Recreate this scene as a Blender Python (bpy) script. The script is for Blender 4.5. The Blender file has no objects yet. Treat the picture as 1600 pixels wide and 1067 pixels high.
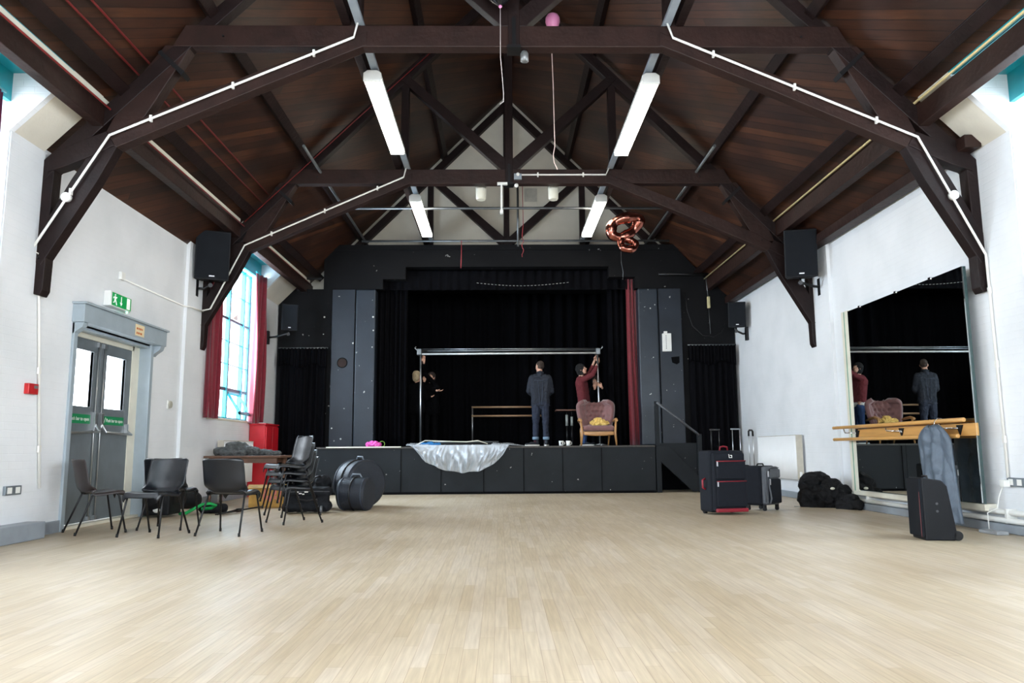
import bpy, bmesh, math, random
from mathutils import Vector, Matrix, Quaternion, noise
random.seed(7)
S = bpy.context.scene
COL = S.collection
PI = math.pi

# ------------------------------------------------------------ camera
def setup_camera():
    F, t, yaw, roll = 1206.26, 0.1391, 0.0163, -0.0066
    f = Vector((math.sin(yaw)*math.cos(t), math.cos(yaw)*math.cos(t), math.sin(t)))
    r = Vector((math.cos(yaw), -math.sin(yaw), 0)); u = r.cross(f)
    r2 = r*math.cos(roll)+u*math.sin(roll); u2 = -r*math.sin(roll)+u*math.cos(roll)
    cd = bpy.data.cameras.new('camera'); cam = bpy.data.objects.new('camera', cd); COL.objects.link(cam)
    m = Matrix((r2, u2, -f)).transposed().to_4x4(); m.translation = Vector((-.173, 0, .87))
    cam.matrix_world = m
    cd.lens = F/1600*36; cd.sensor_width = 36; cd.clip_start = .05; cd.clip_end = 200
    S.camera = cam
setup_camera()
# ------------------------------------------------------------ daylight and exposure
S.view_settings.view_transform = 'Standard'; S.view_settings.look = 'None'
S.view_settings.gamma = 1; S.view_settings.use_curve_mapping = False
S.view_settings.exposure = 0.18
try:
    S.cycles.use_denoising = True; S.cycles.max_bounces = 8; S.cycles.diffuse_bounces = 5
    S.cycles.transparent_max_bounces = 12; S.cycles.caustics_reflective = False; S.cycles.caustics_refractive = False
    S.cycles.sample_clamp_indirect = 6
except Exception: pass
W = bpy.data.worlds.new('overcast_sky'); S.world = W; W.use_nodes = True
SKY = 8.0
W.node_tree.nodes['Background'].inputs[0].default_value = (.86, .93, 1, 1)
W.node_tree.nodes['Background'].inputs[1].default_value = SKY
def portal(loc, rot, sx, sy):
    l = bpy.data.lights.new('sky_portal', 'AREA'); l.shape = 'RECTANGLE'; l.size = sx; l.size_y = sy
    l.cycles.is_portal = True
    o = bpy.data.objects.new('sky_portal', l); COL.objects.link(o); o.location = loc; o.rotation_euler = rot
def day(loc, rot, sx, sy, e, col=(.80, .90, 1)):
    l = bpy.data.lights.new('window_daylight', 'AREA'); l.shape = 'RECTANGLE'; l.size = sx; l.size_y = sy
    l.energy = e; l.color = col
    o = bpy.data.objects.new('window_daylight', l); COL.objects.link(o); o.location = loc; o.rotation_euler = rot
# windows: (side, y0, y1, z0, z1).  light outside each opening, pointing in and a little down
WE = [760, 150, 80, 120, 80, 120, 90]
WINS = [(-1, 13.0, 15.6, 1.45, 4.55), (-1, 4.4, 7.42, 1.35, 4.55), (1, 4.4, 7.42, 1.35, 4.55),
        (-1, .0, 3.0, 1.35, 4.55), (1, .0, 3.0, 1.35, 4.55), (-1, -4.4, -1.4, 1.35, 4.55), (1, -4.4, -1.4, 1.35, 4.55)]
for (s, y0, y1, z0, z1), we in zip(WINS, WE):
    day((s*5.75, (y0+y1)/2, (z0+z1)/2+.15), (0, s*math.radians(83), 0), z1-z0+.3, y1-y0+.2, we, (.66, .83, 1) if y0 > 10 else (.80, .90, 1))
day((-5.75, 9.83, 1.9), (0, -math.radians(85), 0), 1.0, 1.2, 40)
day((0, -7.2, 2.6), (math.radians(82), 0, 0), 7.0, 3.6, 760)

# ------------------------------------------------------------ materials
def lin(c):
    c = c/255
    return c/12.92 if c <= .04045 else ((c+.055)/1.055)**2.4
def rgb(r, g, b): return (lin(r), lin(g), lin(b), 1)
def nodes(name):
    m = bpy.data.materials.new(name); m.use_nodes = True
    nt = m.node_tree; return m, nt, nt.nodes['Principled BSDF']
def N(nt, t, **k):
    n = nt.nodes.new(t)
    for a, b in k.items(): setattr(n, a, b)
    return n
def M(name, col, rough=.5, metal=0, var=.15, scale=6, bump=0, bscale=40, coat=0, alpha=1, emit=0, trans=0, stretch=None, spec=None, sheen=0, spots=None):
    m, nt, p = nodes(name)
    c = rgb(*col)
    p.inputs['Roughness'].default_value = rough; p.inputs['Metallic'].default_value = metal
    if coat: p.inputs['Coat Weight'].default_value = coat; p.inputs['Coat Roughness'].default_value = .15
    if spec is not None: p.inputs['Specular IOR Level'].default_value = spec
    if sheen: p.inputs['Sheen Weight'].default_value = sheen
    if alpha < 1: p.inputs['Alpha'].default_value = alpha
    if trans: p.inputs['Transmission Weight'].default_value = trans
    if emit: p.inputs['Emission Color'].default_value = c; p.inputs['Emission Strength'].default_value = emit
    tc = N(nt, 'ShaderNodeTexCoord'); vec = tc.outputs['Object']
    if stretch:
        mp = N(nt, 'ShaderNodeMapping'); mp.inputs['Scale'].default_value = stretch
        nt.links.new(vec, mp.inputs[0]); vec = mp.outputs[0]
    nz = N(nt, 'ShaderNodeTexNoise'); nz.inputs['Scale'].default_value = scale; nz.inputs['Detail'].default_value = 5
    nt.links.new(vec, nz.inputs['Vector'])
    rp = N(nt, 'ShaderNodeValToRGB')
    e = rp.color_ramp.elements
    e[0].position = .3; e[1].position = .7
    e[0].color = (c[0]*(1-var), c[1]*(1-var), c[2]*(1-var), 1)
    e[1].color = (min(1, c[0]*(1+var)), min(1, c[1]*(1+var)), min(1, c[2]*(1+var)), 1)
    nt.links.new(nz.outputs['Fac'], rp.inputs[0])
    out = rp.outputs[0]
    if spots:      # chipped paint: small light flecks
        n2 = N(nt, 'ShaderNodeTexNoise'); n2.inputs['Scale'].default_value = spots[0]; n2.inputs['Detail'].default_value = 2
        nt.links.new(tc.outputs['Object'], n2.inputs['Vector'])
        r2 = N(nt, 'ShaderNodeValToRGB'); r2.color_ramp.elements[0].position = spots[1]; r2.color_ramp.elements[1].position = spots[1]+.02
        nt.links.new(n2.outputs['Fac'], r2.inputs[0])
        mx = N(nt, 'ShaderNodeMixRGB'); nt.links.new(r2.outputs[0], mx.inputs[0]); nt.links.new(out, mx.inputs[1])
        mx.inputs[2].default_value = rgb(*spots[2]); out = mx.outputs[0]
    nt.links.new(out, p.inputs['Base Color'])
    if bump:
        nb = N(nt, 'ShaderNodeTexNoise'); nb.inputs['Scale'].default_value = bscale; nb.inputs['Detail'].default_value = 4
        nt.links.new(vec, nb.inputs['Vector'])
        b = N(nt, 'ShaderNodeBump'); b.inputs['Strength'].default_value = bump; b.inputs['Distance'].default_value = .02
        nt.links.new(nb.outputs['Fac'], b.inputs['Height']); nt.links.new(b.outputs[0], p.inputs['Normal'])
    return m
def planks(name, w, L, cols, rough, seam, bump, grain=(2, 40), coat=0, tone=None, dark=.42, gd=.72):
    """boards laid along u of the UV map (metres), w wide, about L long"""
    m, nt, p = nodes(name); lk = nt.links.new
    uv = N(nt, 'ShaderNodeUVMap'); sp = N(nt, 'ShaderNodeSeparateXYZ'); lk(uv.outputs[0], sp.inputs[0])
    def mt(op, a, b=None):
        n = N(nt, 'ShaderNodeMath', operation=op)
        for i, v in ((0, a), (1, b)):
            if v is None: continue
            if isinstance(v, (int, float)): n.inputs[i].default_value = v
            else: lk(v, n.inputs[i])
        return n.outputs[0]
    vs = mt('DIVIDE', sp.outputs[1], w); row = mt('FLOOR', vs); fv = mt('FRACT', vs)
    wn = N(nt, 'ShaderNodeTexWhiteNoise', noise_dimensions='1D'); lk(row, wn.inputs['W'])
    us = mt('ADD', mt('DIVIDE', sp.outputs[0], L), wn.outputs['Value']); ci = mt('FLOOR', us); fu = mt('FRACT', us)
    cb = N(nt, 'ShaderNodeCombineXYZ'); lk(row, cb.inputs[0]); lk(ci, cb.inputs[1])
    w2 = N(nt, 'ShaderNodeTexWhiteNoise', noise_dimensions='3D'); lk(cb.outputs[0], w2.inputs['Vector'])
    rp = N(nt, 'ShaderNodeValToRGB'); el = rp.color_ramp.elements
    while len(el) < len(cols): el.new(.5)
    for i, c in enumerate(cols): el[i].position = i/(len(cols)-1); el[i].color = rgb(*c)
    lk(w2.outputs['Value'], rp.inputs[0])
    g = N(nt, 'ShaderNodeMapping'); g.inputs['Scale'].default_value = (grain[0], grain[1], 1); lk(uv.outputs[0], g.inputs[0])
    gn = N(nt, 'ShaderNodeTexNoise'); gn.inputs['Scale'].default_value = 1; gn.inputs['Detail'].default_value = 6; lk(g.outputs[0], gn.inputs['Vector'])
    gr = N(nt, 'ShaderNodeValToRGB'); gr.color_ramp.elements[0].position = .3; gr.color_ramp.elements[0].color = (gd, gd*.98, gd*.96, 1)
    gr.color_ramp.elements[1].position = .7; gr.color_ramp.elements[1].color = (1.12, 1.12, 1.12, 1); lk(gn.outputs['Fac'], gr.inputs[0])
    mu = N(nt, 'ShaderNodeMixRGB', blend_type='MULTIPLY'); mu.inputs[0].default_value = 1; lk(rp.outputs[0], mu.inputs[1]); lk(gr.outputs[0], mu.inputs[2])
    o = mu.outputs[0]
    if tone:       # slow wear variation over the whole surface
        tn = N(nt, 'ShaderNodeTexNoise'); tn.inputs['Scale'].default_value = tone[0]; tn.inputs['Detail'].default_value = 3; lk(uv.outputs[0], tn.inputs['Vector'])
        tr = N(nt, 'ShaderNodeValToRGB'); tr.color_ramp.elements[0].position = .35; tr.color_ramp.elements[0].color = rgb(*tone[1]); tr.color_ramp.elements[1].position = .65; tr.color_ramp.elements[1].color = (1, 1, 1, 1)
        lk(tn.outputs['Fac'], tr.inputs[0])
        m3 = N(nt, 'ShaderNodeMixRGB', blend_type='MULTIPLY'); m3.inputs[0].default_value = 1; lk(o, m3.inputs[1]); lk(tr.outputs[0], m3.inputs[2]); o = m3.outputs[0]
    d1 = mt('LESS_THAN', fv, seam); d2 = mt('LESS_THAN', fu, seam*w/L); dm = mt('MAXIMUM', d1, d2)
    mx = N(nt, 'ShaderNodeMixRGB', blend_type='MULTIPLY'); lk(dm, mx.inputs[0]); lk(o, mx.inputs[1]); mx.inputs[2].default_value = (dark, dark*.92, dark*.86, 1)
    lk(mx.outputs[0], p.inputs['Base Color'])
    p.inputs['Roughness'].default_value = rough
    if coat: p.inputs['Coat Weight'].default_value = coat; p.inputs['Coat Roughness'].default_value = .3
    b = N(nt, 'ShaderNodeBump'); b.inputs['Strength'].default_value = bump; b.inputs['Distance'].default_value = .004
    inv = mt('SUBTRACT', gn.outputs['Fac'], mt('MULTIPLY', dm, 2.0)); lk(inv, b.inputs['Height']); lk(b.outputs[0], p.inputs['Normal'])
    return m
def brick_paint(name, col):
    m, nt, p = nodes(name); lk = nt.links.new
    uv = N(nt, 'ShaderNodeUVMap')
    bt = N(nt, 'ShaderNodeTexBrick'); bt.inputs['Scale'].default_value = 1; bt.inputs['Brick Width'].default_value = .23
    bt.inputs['Row Height'].default_value = .078; bt.inputs['Mortar Size'].default_value = .006; bt.inputs['Mortar Smooth'].default_value = 1
    lk(uv.outputs[0], bt.inputs['Vector'])
    nz = N(nt, 'ShaderNodeTexNoise'); nz.inputs['Scale'].default_value = 1.3; nz.inputs['Detail'].default_value = 6; lk(uv.outputs[0], nz.inputs['Vector'])
    rp = N(nt, 'ShaderNodeValToRGB'); c = rgb(*col)
    rp.color_ramp.elements[0].position = .3; rp.color_ramp.elements[0].color = (c[0]*.90, c[1]*.91, c[2]*.91, 1)
    rp.color_ramp.elements[1].position = .6; rp.color_ramp.elements[1].color = c
    lk(nz.outputs['Fac'], rp.inputs[0]); lk(rp.outputs[0], p.inputs['Base Color'])
    p.inputs['Roughness'].default_value = .55
    n2 = N(nt, 'ShaderNodeTexNoise'); n2.inputs['Scale'].default_value = 9; lk(uv.outputs[0], n2.inputs['Vector'])
    ad = N(nt, 'ShaderNodeMath', operation='SUBTRACT'); lk(n2.outputs['Fac'], ad.inputs[0]); lk(bt.outputs['Fac'], ad.inputs[1])
    b = N(nt, 'ShaderNodeBump'); b.inputs['Strength'].default_value = .25; b.inputs['Distance'].default_value = .006
    lk(ad.outputs[0], b.inputs['Height']); lk(b.outputs[0], p.inputs['Normal'])
    return m
def glass(name, tint=(1, 1, 1, 1)):
    m, nt, p = nodes(name); nt.nodes.remove(p)
    t = N(nt, 'ShaderNodeBsdfTransparent'); t.inputs[0].default_value = tint; g = N(nt, 'ShaderNodeBsdfGlossy'); g.inputs['Roughness'].default_value = .02
    lw = N(nt, 'ShaderNodeLayerWeight'); lw.inputs['Blend'].default_value = .5; mx = N(nt, 'ShaderNodeMixShader')
    pw_ = N(nt, 'ShaderNodeMath', operation='POWER'); pw_.inputs[1].default_value = 4; fr = N(nt, 'ShaderNodeMath', operation='MULTIPLY_ADD')
    fr.inputs[1].default_value = .7; fr.inputs[2].default_value = .03; nt.links.new(lw.outputs['Facing'], pw_.inputs[0]); nt.links.new(pw_.outputs[0], fr.inputs[0])
    nt.links.new(fr.outputs[0], mx.inputs[0]); nt.links.new(t.outputs[0], mx.inputs[1]); nt.links.new(g.outputs[0], mx.inputs[2])
    nt.links.new(mx.outputs[0], nt.nodes['Material Output'].inputs[0]); return m
mWALL = brick_paint('white_painted_brick', (233, 235, 238))
mPLAS = M('cream_plaster', (214, 208, 194), .8, var=.05, scale=3, bump=.1, bscale=30)
mFLOOR = planks('worn_oak_strip_floor', .068, .8, [(203, 187, 161), (209, 194, 170), (199, 182, 154), (212, 198, 178), (206, 190, 165)], .38, .04, .25, (3, 60), tone=(.5, (232, 228, 222)), dark=.74, gd=.88)
mROOF = planks('dark_stained_roof_boards', .125, 14, [(48, 27, 18), (78, 44, 26), (58, 32, 21), (92, 54, 31)], .5, .09, .5, (2.2, 26), tone=(1.1, (170, 160, 160)), dark=.3)
mBEAM = M('dark_stained_timber', (29, 18, 17), .5, spec=.2, var=.35, scale=3, bump=.3, bscale=14, stretch=(1, 1, 1))
mBEAMR = M('reddish_stained_timber', (42, 26, 22), .5, spec=.25, var=.3, scale=4, bump=.3, bscale=14)
mTEAL = M('teal_gloss_paint', (22, 146, 158), .35, var=.06)
mBLK = M('black_matt_paint', (16, 16, 18), .65, spec=.12, var=.18, scale=2.5, bump=.08, spots=(9, .735, (150, 150, 145)))
mCOL = M('column_panel_paint', (30, 36, 45), .42, spec=.34, var=.2, scale=2, bump=.06, spots=(14, .75, (150, 150, 145)))
mBLK2 = M('black_stage_panel_paint', (30, 33, 36), .55, spec=.15, var=.2, scale=2, bump=.06, spots=(14, .75, (150, 150, 145)))
mGRY = M('charcoal_column_paint', (36, 43, 52), .38, spec=.38, var=.15, scale=2.5, bump=.08, spots=(11, .73, (170, 170, 165)))
mDRAPE = M('black_stage_drape', (11, 11, 14), .95, var=.2, scale=12, spec=.05)
mDARK = M('dull_black_paint', (10, 10, 12), .95, var=.1, spec=.1)  # near-black paint of the stage house walls, also used on small dark parts
mRED = M('crimson_curtain_cloth', (118, 14, 36), .85, var=.15, scale=18, sheen=.4)
mREDD = M('dark_red_velvet', (110, 22, 34), .85, var=.15, scale=18, sheen=.3)
mWHT = M('white_plastic', (232, 232, 228), .35, var=.03)
mCREAM = M('cream_gloss_paint', (222, 218, 202), .4, var=.05)
mSKIRT = M('grey_gloss_paint', (142, 150, 158), .4, var=.1, scale=5)
mDOOR = M('mid_grey_door_paint', (104, 111, 116), .42, var=.08)
mFRAME = M('pale_grey_frame_paint', (158, 170, 178), .4, var=.06)
mGLASS = glass('clear_glass')
mPBLK = M('black_speaker_plastic', (20, 22, 26), .5, spec=.2, var=.1, bump=.1, bscale=120)
mMETB = M('black_metal', (20, 20, 22), .4, .3, var=.1)
mSTEEL = M('galvanised_tube', (112, 116, 118), .4, .8, var=.15)
mALU = M('brushed_aluminium', (196, 198, 200), .3, .9, var=.08)
mCHROME = M('chrome', (210, 210, 212), .12, 1, var=.02)
mEMIT = M('lit_tube_diffuser', (255, 248, 232), .5, emit=20)
mGREEN = M('safety_green', (0, 128, 76), .5, var=.03)
mBADGE = M('silver_badge', (200, 200, 205), .4, .3, var=.02)

# ------------------------------------------------------------ mesh helpers
class MB:
    def __init__(s): s.v = []; s.f = []; s.m = []; s.mi = 0; s.sm = []
    def add(s, vs, fs, smooth=False):
        b = len(s.v); s.v += [Vector(v) for v in vs]
        for f in fs: s.f.append([b+i for i in f]); s.m.append(s.mi); s.sm.append(smooth)
        return s
    def box(s, x0, x1, y0, y1, z0, z1, mx=None):
        vs = [Vector((x, y, z)) for z in (z0, z1) for y in (y0, y1) for x in (x0, x1)]
        if mx: vs = [mx @ v for v in vs]
        return s.add(vs, [(0, 2, 3, 1), (4, 5, 7, 6), (0, 1, 5, 4), (2, 6, 7, 3), (0, 4, 6, 2), (1, 3, 7, 5)])
    def beam(s, a, b, w, h, up=(0, 0, 1)):
        a = Vector(a); b = Vector(b); d = (b-a).normalized(); u = Vector(up)
        r = d.cross(u)
        if r.length < 1e-4: r = d.cross(Vector((0, 1, 0)))
        r.normalize(); u = r.cross(d)
        vs = [p+r*sx*w/2+u*sz*h/2 for p in (a, b) for sz in (-1, 1) for sx in (-1, 1)]
        return s.add(vs, [(0, 2, 3, 1), (4, 5, 7, 6), (0, 1, 5, 4), (2, 6, 7, 3), (0, 4, 6, 2), (1, 3, 7, 5)])
    def prism(s, pts, axis, a0, a1):
        """extrude polygon pts along axis ('x','y','z') from a0 to a1"""
        def P(p, a):
            return {'x': (a, p[0], p[1]), 'y': (p[0], a, p[1]), 'z': (p[0], p[1], a)}[axis]
        n = len(pts); vs = [P(p, a0) for p in pts]+[P(p, a1) for p in pts]
        fs = [tuple(range(n))[::-1], tuple(range(n, 2*n))]+[(i, (i+1) % n, n+(i+1) % n, n+i) for i in range(n)]
        return s.add(vs, fs)
    def tube(s, pts, r, n=8, closed=False, cap=True):
        pts = [Vector(p) for p in pts]; k = len(pts)
        rs = r if isinstance(r, (list, tuple)) else [r]*k
        vs = []; up = None
        for i, p in enumerate(pts):
            if closed: d = pts[(i+1) % k]-pts[i-1]
            else: d = pts[min(i+1, k-1)]-pts[max(i-1, 0)]
            d.normalize()
            if up is None: up = Vector((0, 0, 1)) if abs(d.z) < .9 else Vector((1, 0, 0))
            x = d.cross(up).normalized(); up = x.cross(d).normalized()
            for j in range(n):
                a = 2*PI*j/n; vs.append(p+(x*math.cos(a)+up*math.sin(a))*rs[i])
        fs = []
        for i in range(k if closed else k-1):
            for j in range(n):
                a = i*n+j; b = i*n+(j+1) % n; c = ((i+1) % k)*n
                fs.append((a, b, c+(j+1) % n, c+j))
        s.add(vs, fs, True)
        if not closed and cap:
            b = len(s.v)-k*n
            for q in (list(range(n))[::-1], [n*(k-1)+j for j in range(n)]):
                s.f.append([b+i for i in q]); s.m.append(s.mi); s.sm.append(False)
        return s
    def cyl(s, a, b, r, n=20, r2=None): return s.tube([a, b], [r, r if r2 is None else r2], n)
    def lathe(s, prof, c=(0, 0, 0), n=24, mx=None):
        vs = []; k = len(prof)
        for r, z in prof:
            for j in range(n):
                a = 2*PI*j/n; v = Vector((r*math.cos(a), r*math.sin(a), z))
                vs.append((mx @ v if mx else v)+Vector(c))
        fs = [(i*n+j, i*n+(j+1) % n, (i+1)*n+(j+1) % n, (i+1)*n+j) for i in range(k-1) for j in range(n)]
        s.add(vs, fs, True); b = len(s.v)-k*n
        for q in (list(range(n))[::-1], [n*(k-1)+j for j in range(n)]):
            s.f.append([b+i for i in q]); s.m.append(s.mi); s.sm.append(False)
        return s
    def ell(s, c, r, nu=16, nv=10, mx=None):
        c = Vector(c); r = Vector(r) if not isinstance(r, (int, float)) else Vector((r, r, r)); vs = []
        for i in range(nv+1):
            th = PI*i/nv
            for j in range(nu):
                a = 2*PI*j/nu; v = Vector((r.x*math.sin(th)*math.cos(a), r.y*math.sin(th)*math.sin(a), r.z*math.cos(th)))
                vs.append((mx @ v if mx else v)+c)
        return s.add(vs, [(i*nu+j, (i+1)*nu+j, (i+1)*nu+(j+1) % nu, i*nu+(j+1) % nu) for i in range(nv) for j in range(nu)], True)
    def grid(s, fn, nu, nv, thick=0, smooth=True):
        """surface fn(u,v), u,v in 0..1; thick adds a back skin offset along the normal"""
        P = [[Vector(fn(i/nu, j/nv)) for i in range(nu+1)] for j in range(nv+1)]
        vs = [p for row in P for p in row]; w = nu+1
        fs = [(j*w+i, j*w+i+1, (j+1)*w+i+1, (j+1)*w+i) for j in range(nv) for i in range(nu)]
        if thick:
            n0 = len(vs); bk = []
            for j in range(nv+1):
                for i in range(nu+1):
                    du = P[j][min(i+1, nu)]-P[j][max(i-1, 0)]; dv = P[min(j+1, nv)][i]-P[max(j-1, 0)][i]
                    nn = du.cross(dv)
                    bk.append(P[j][i]-(nn.normalized() if nn.length > 1e-9 else Vector((0, 0, 0)))*thick)
            vs = vs+bk
            fs += [tuple(n0+k for k in f[::-1]) for f in fs]
            e = [(i, 0) for i in range(nu)]
            for i in range(nu):
                fs.append((i+1, i, n0+i, n0+i+1)); a = nv*w+i; fs.append((a, a+1, n0+a+1, n0+a))
            for j in range(nv):
                a = j*w; fs.append((a, a+w, n0+a+w, n0+a)); a = j*w+nu; fs.append((a+w, a, n0+a, n0+a+w))
        return s.add(vs, fs, smooth)
ORG = {}
def tag(o, label=None, cat=None, group=None, kind=None):
    if label: o['label'] = label
    if cat: o['category'] = cat
    if group: o['group'] = group
    if kind: o['kind'] = kind
    return o
def mk(name, mb, mats, parent=None, bevel=0, uvf=None, loc=None, sub=0, seg=2, autos=False):
    """one mesh object; vertices are given in world space (or in the parent's space when the parent is at 0)"""
    me = bpy.data.meshes.new(name)
    org = Vector((0, 0, 0))
    if parent is not None: org = ORG.get(parent.name, Vector((0, 0, 0)))
    elif loc is not None: org = Vector(loc)
    me.from_pydata([v-org for v in mb.v], [], mb.f); me.update()
    if not isinstance(mats, (list, tuple)): mats = [mats]
    for m in mats: me.materials.append(m)
    for i, p in enumerate(me.polygons): p.material_index = mb.m[i]; p.use_smooth = mb.sm[i]
    if uvf:
        uvl = me.uv_layers.new(name='UVMap')
        for p in me.polygons:
            for li in p.loop_indices: uvl.data[li].uv = uvf(me.vertices[me.loops[li].vertex_index].co+org, p.normal)
    bm = bmesh.new(); bm.from_mesh(me)
    bmesh.ops.recalc_face_normals(bm, faces=bm.faces); bm.to_mesh(me); bm.free()
    o = bpy.data.objects.new(name, me); COL.objects.link(o)
    if parent is not None: o.parent = parent
    else: o.location = org
    ORG[o.name] = org
    if bevel:
        b = o.modifiers.new('bevel', 'BEVEL'); b.width = bevel; b.segments = seg; b.limit_method = 'ANGLE'; b.angle_limit = math.radians(40)
    if sub:
        q = o.modifiers.new('subsurf', 'SUBSURF'); q.levels = sub; q.render_levels = sub
    return o
def mks(name, mb, mats, parent, **k):
    """every separate piece collected in mb becomes a part of its own"""
    n = len(mb.v); pr = list(range(n))
    def fd(a):
        while pr[a] != a: pr[a] = pr[pr[a]]; a = pr[a]
        return a
    for f in mb.f:
        for q in f[1:]: pr[fd(q)] = fd(f[0])
    gr = {}
    for i, f in enumerate(mb.f): gr.setdefault(fd(f[0]), []).append(i)
    out = []
    for fs in gr.values():
        ids = sorted({q for i in fs for q in mb.f[i]}); mp = {q: j for j, q in enumerate(ids)}
        b = MB(); b.v = [mb.v[q] for q in ids]; b.f = [[mp[q] for q in mb.f[i]] for i in fs]; b.m = [mb.m[i] for i in fs]; b.sm = [mb.sm[i] for i in fs]
        out.append(mk(name, b, mats, parent, **k))
    return out
def struct(name, mb, mats, parent=None, **k):
    o = mk(name, mb, mats, parent, **k)
    if parent is None: o['kind'] = 'structure'
    return o
def thing(name, label, cat, loc=(0, 0, 0), group=None):
    o = bpy.data.objects.new(name, None); COL.objects.link(o); o.location = loc; o.empty_display_size = .1
    ORG[o.name] = Vector(loc); return tag(o, label, cat, group)
def dup(src, loc, rotz, label, group=None, rot=None):
    r = src.copy(); COL.objects.link(r); r.location = loc; r.rotation_euler = rot if rot else (0, 0, rotz)
    r['label'] = label
    if group: r['group'] = group
    for ch in list(src.children):
        c = ch.copy(); COL.objects.link(c); c.parent = r
        for g in list(ch.children):
            d = g.copy(); COL.objects.link(d); d.parent = c
    return r
def textmesh(name, s, size, origin, xdir, ydir, mat, parent, depth=.002, align='LEFT'):
    cu = bpy.data.curves.new('t', 'FONT'); cu.body = s; cu.size = size; cu.extrude = depth/2; cu.align_x = align
    to = bpy.data.objects.new('t', cu); COL.objects.link(to); dg = bpy.context.evaluated_depsgraph_get()
    me = bpy.data.meshes.new_from_object(to.evaluated_get(dg)); bpy.data.objects.remove(to); bpy.data.curves.remove(cu)
    x = Vector(xdir).normalized(); y = Vector(ydir).normalized(); z = x.cross(y)
    m = Matrix((x, y, z)).transposed().to_4x4(); org = ORG.get(parent.name, Vector((0, 0, 0)))
    m.translation = Vector(origin)-org; me.transform(m); me.name = name
    me.materials.clear(); me.materials.append(mat)
    o = bpy.data.objects.new(name, me); COL.objects.link(o); o.parent = parent; ORG[o.name] = org; return o
def capsule(mb, a, b, ra, rb, n=12, flat=None):
    """tapered capsule; flat=(axis vector, factor) squashes it"""
    a = Vector(a); b = Vector(b); d = b-a; L = d.length
    d = d.normalized() if L > 1e-6 else Vector((0, 0, 1))
    x = d.orthogonal().normalized(); y = d.cross(x); vs = []; rings = []
    for i in range(1, 5): th = PI/2*i/4; rings.append((a-d*ra*math.cos(th), ra*math.sin(th)))
    for i in range(0, 4): th = PI/2*i/4; rings.append((b+d*rb*math.sin(th), rb*math.cos(th)))
    for c, r in rings:
        for j in range(n):
            t = 2*PI*j/n; o = (x*math.cos(t)+y*math.sin(t))*r
            if flat: ax = Vector(flat[0]).normalized(); o = o-ax*(o.dot(ax))*(1-flat[1])
            vs.append(c+o)
    k = len(rings); vs += [a-d*ra, b+d*rb]; A = k*n; B = A+1
    fs = [(i*n+j, i*n+(j+1) % n, (i+1)*n+(j+1) % n, (i+1)*n+j) for i in range(k-1) for j in range(n)]
    fs += [(A, (j+1) % n, j) for j in range(n)]+[(B, (k-1)*n+j, (k-1)*n+(j+1) % n) for j in range(n)]
    mb.add(vs, fs, True)
def blob(name, mb, mat, parent=None, voxel=.01, smooth=2, wrinkle=0, wscale=8, loc=None, wstretch=(1, 1, 1), seed=0):
    """fuse overlapping closed shapes into ONE continuous skin (voxel remesh), smoothed and optionally wrinkled"""
    o = mk('tmp', mb, mat, None)
    bm = bmesh.new(); bm.from_mesh(o.data); bmesh.ops.recalc_face_normals(bm, faces=bm.faces); bm.to_mesh(o.data); bm.free()
    r = o.modifiers.new('r', 'REMESH'); r.mode = 'VOXEL'; r.voxel_size = voxel
    if smooth: q = o.modifiers.new('s', 'SMOOTH'); q.factor = .5; q.iterations = smooth
    dg = bpy.context.evaluated_depsgraph_get(); me = bpy.data.meshes.new_from_object(o.evaluated_get(dg)); bpy.data.objects.remove(o)
    if wrinkle:
        me.update(); ns = [v.normal.copy() for v in me.vertices]
        for v, n in zip(me.vertices, ns):
            q = Vector((v.co.x*wstretch[0], v.co.y*wstretch[1], v.co.z*wstretch[2]))*wscale+Vector((seed, seed*2, 0))
            h = noise.noise(q)+.5*noise.noise(q*2.3)
            v.co += n*wrinkle*(1-abs(h)*2.2)
    org = ORG.get(parent.name, Vector((0, 0, 0))) if parent is not None else Vector(loc or (0, 0, 0))
    for v in me.vertices: v.co -= org
    me.materials.clear(); me.materials.append(mat); me.name = name
    for p in me.polygons: p.use_smooth = True
    n = bpy.data.objects.new(name, me); COL.objects.link(n)
    if parent is not None: n.parent = parent
    else: n.location = org
    ORG[n.name] = org
    return n
def uvbox(co, n):
    if abs(n.x) > .7: return (co.y, co.z)
    if abs(n.y) > .7: return (co.x, co.z)
    return (co.x, co.y)

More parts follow.
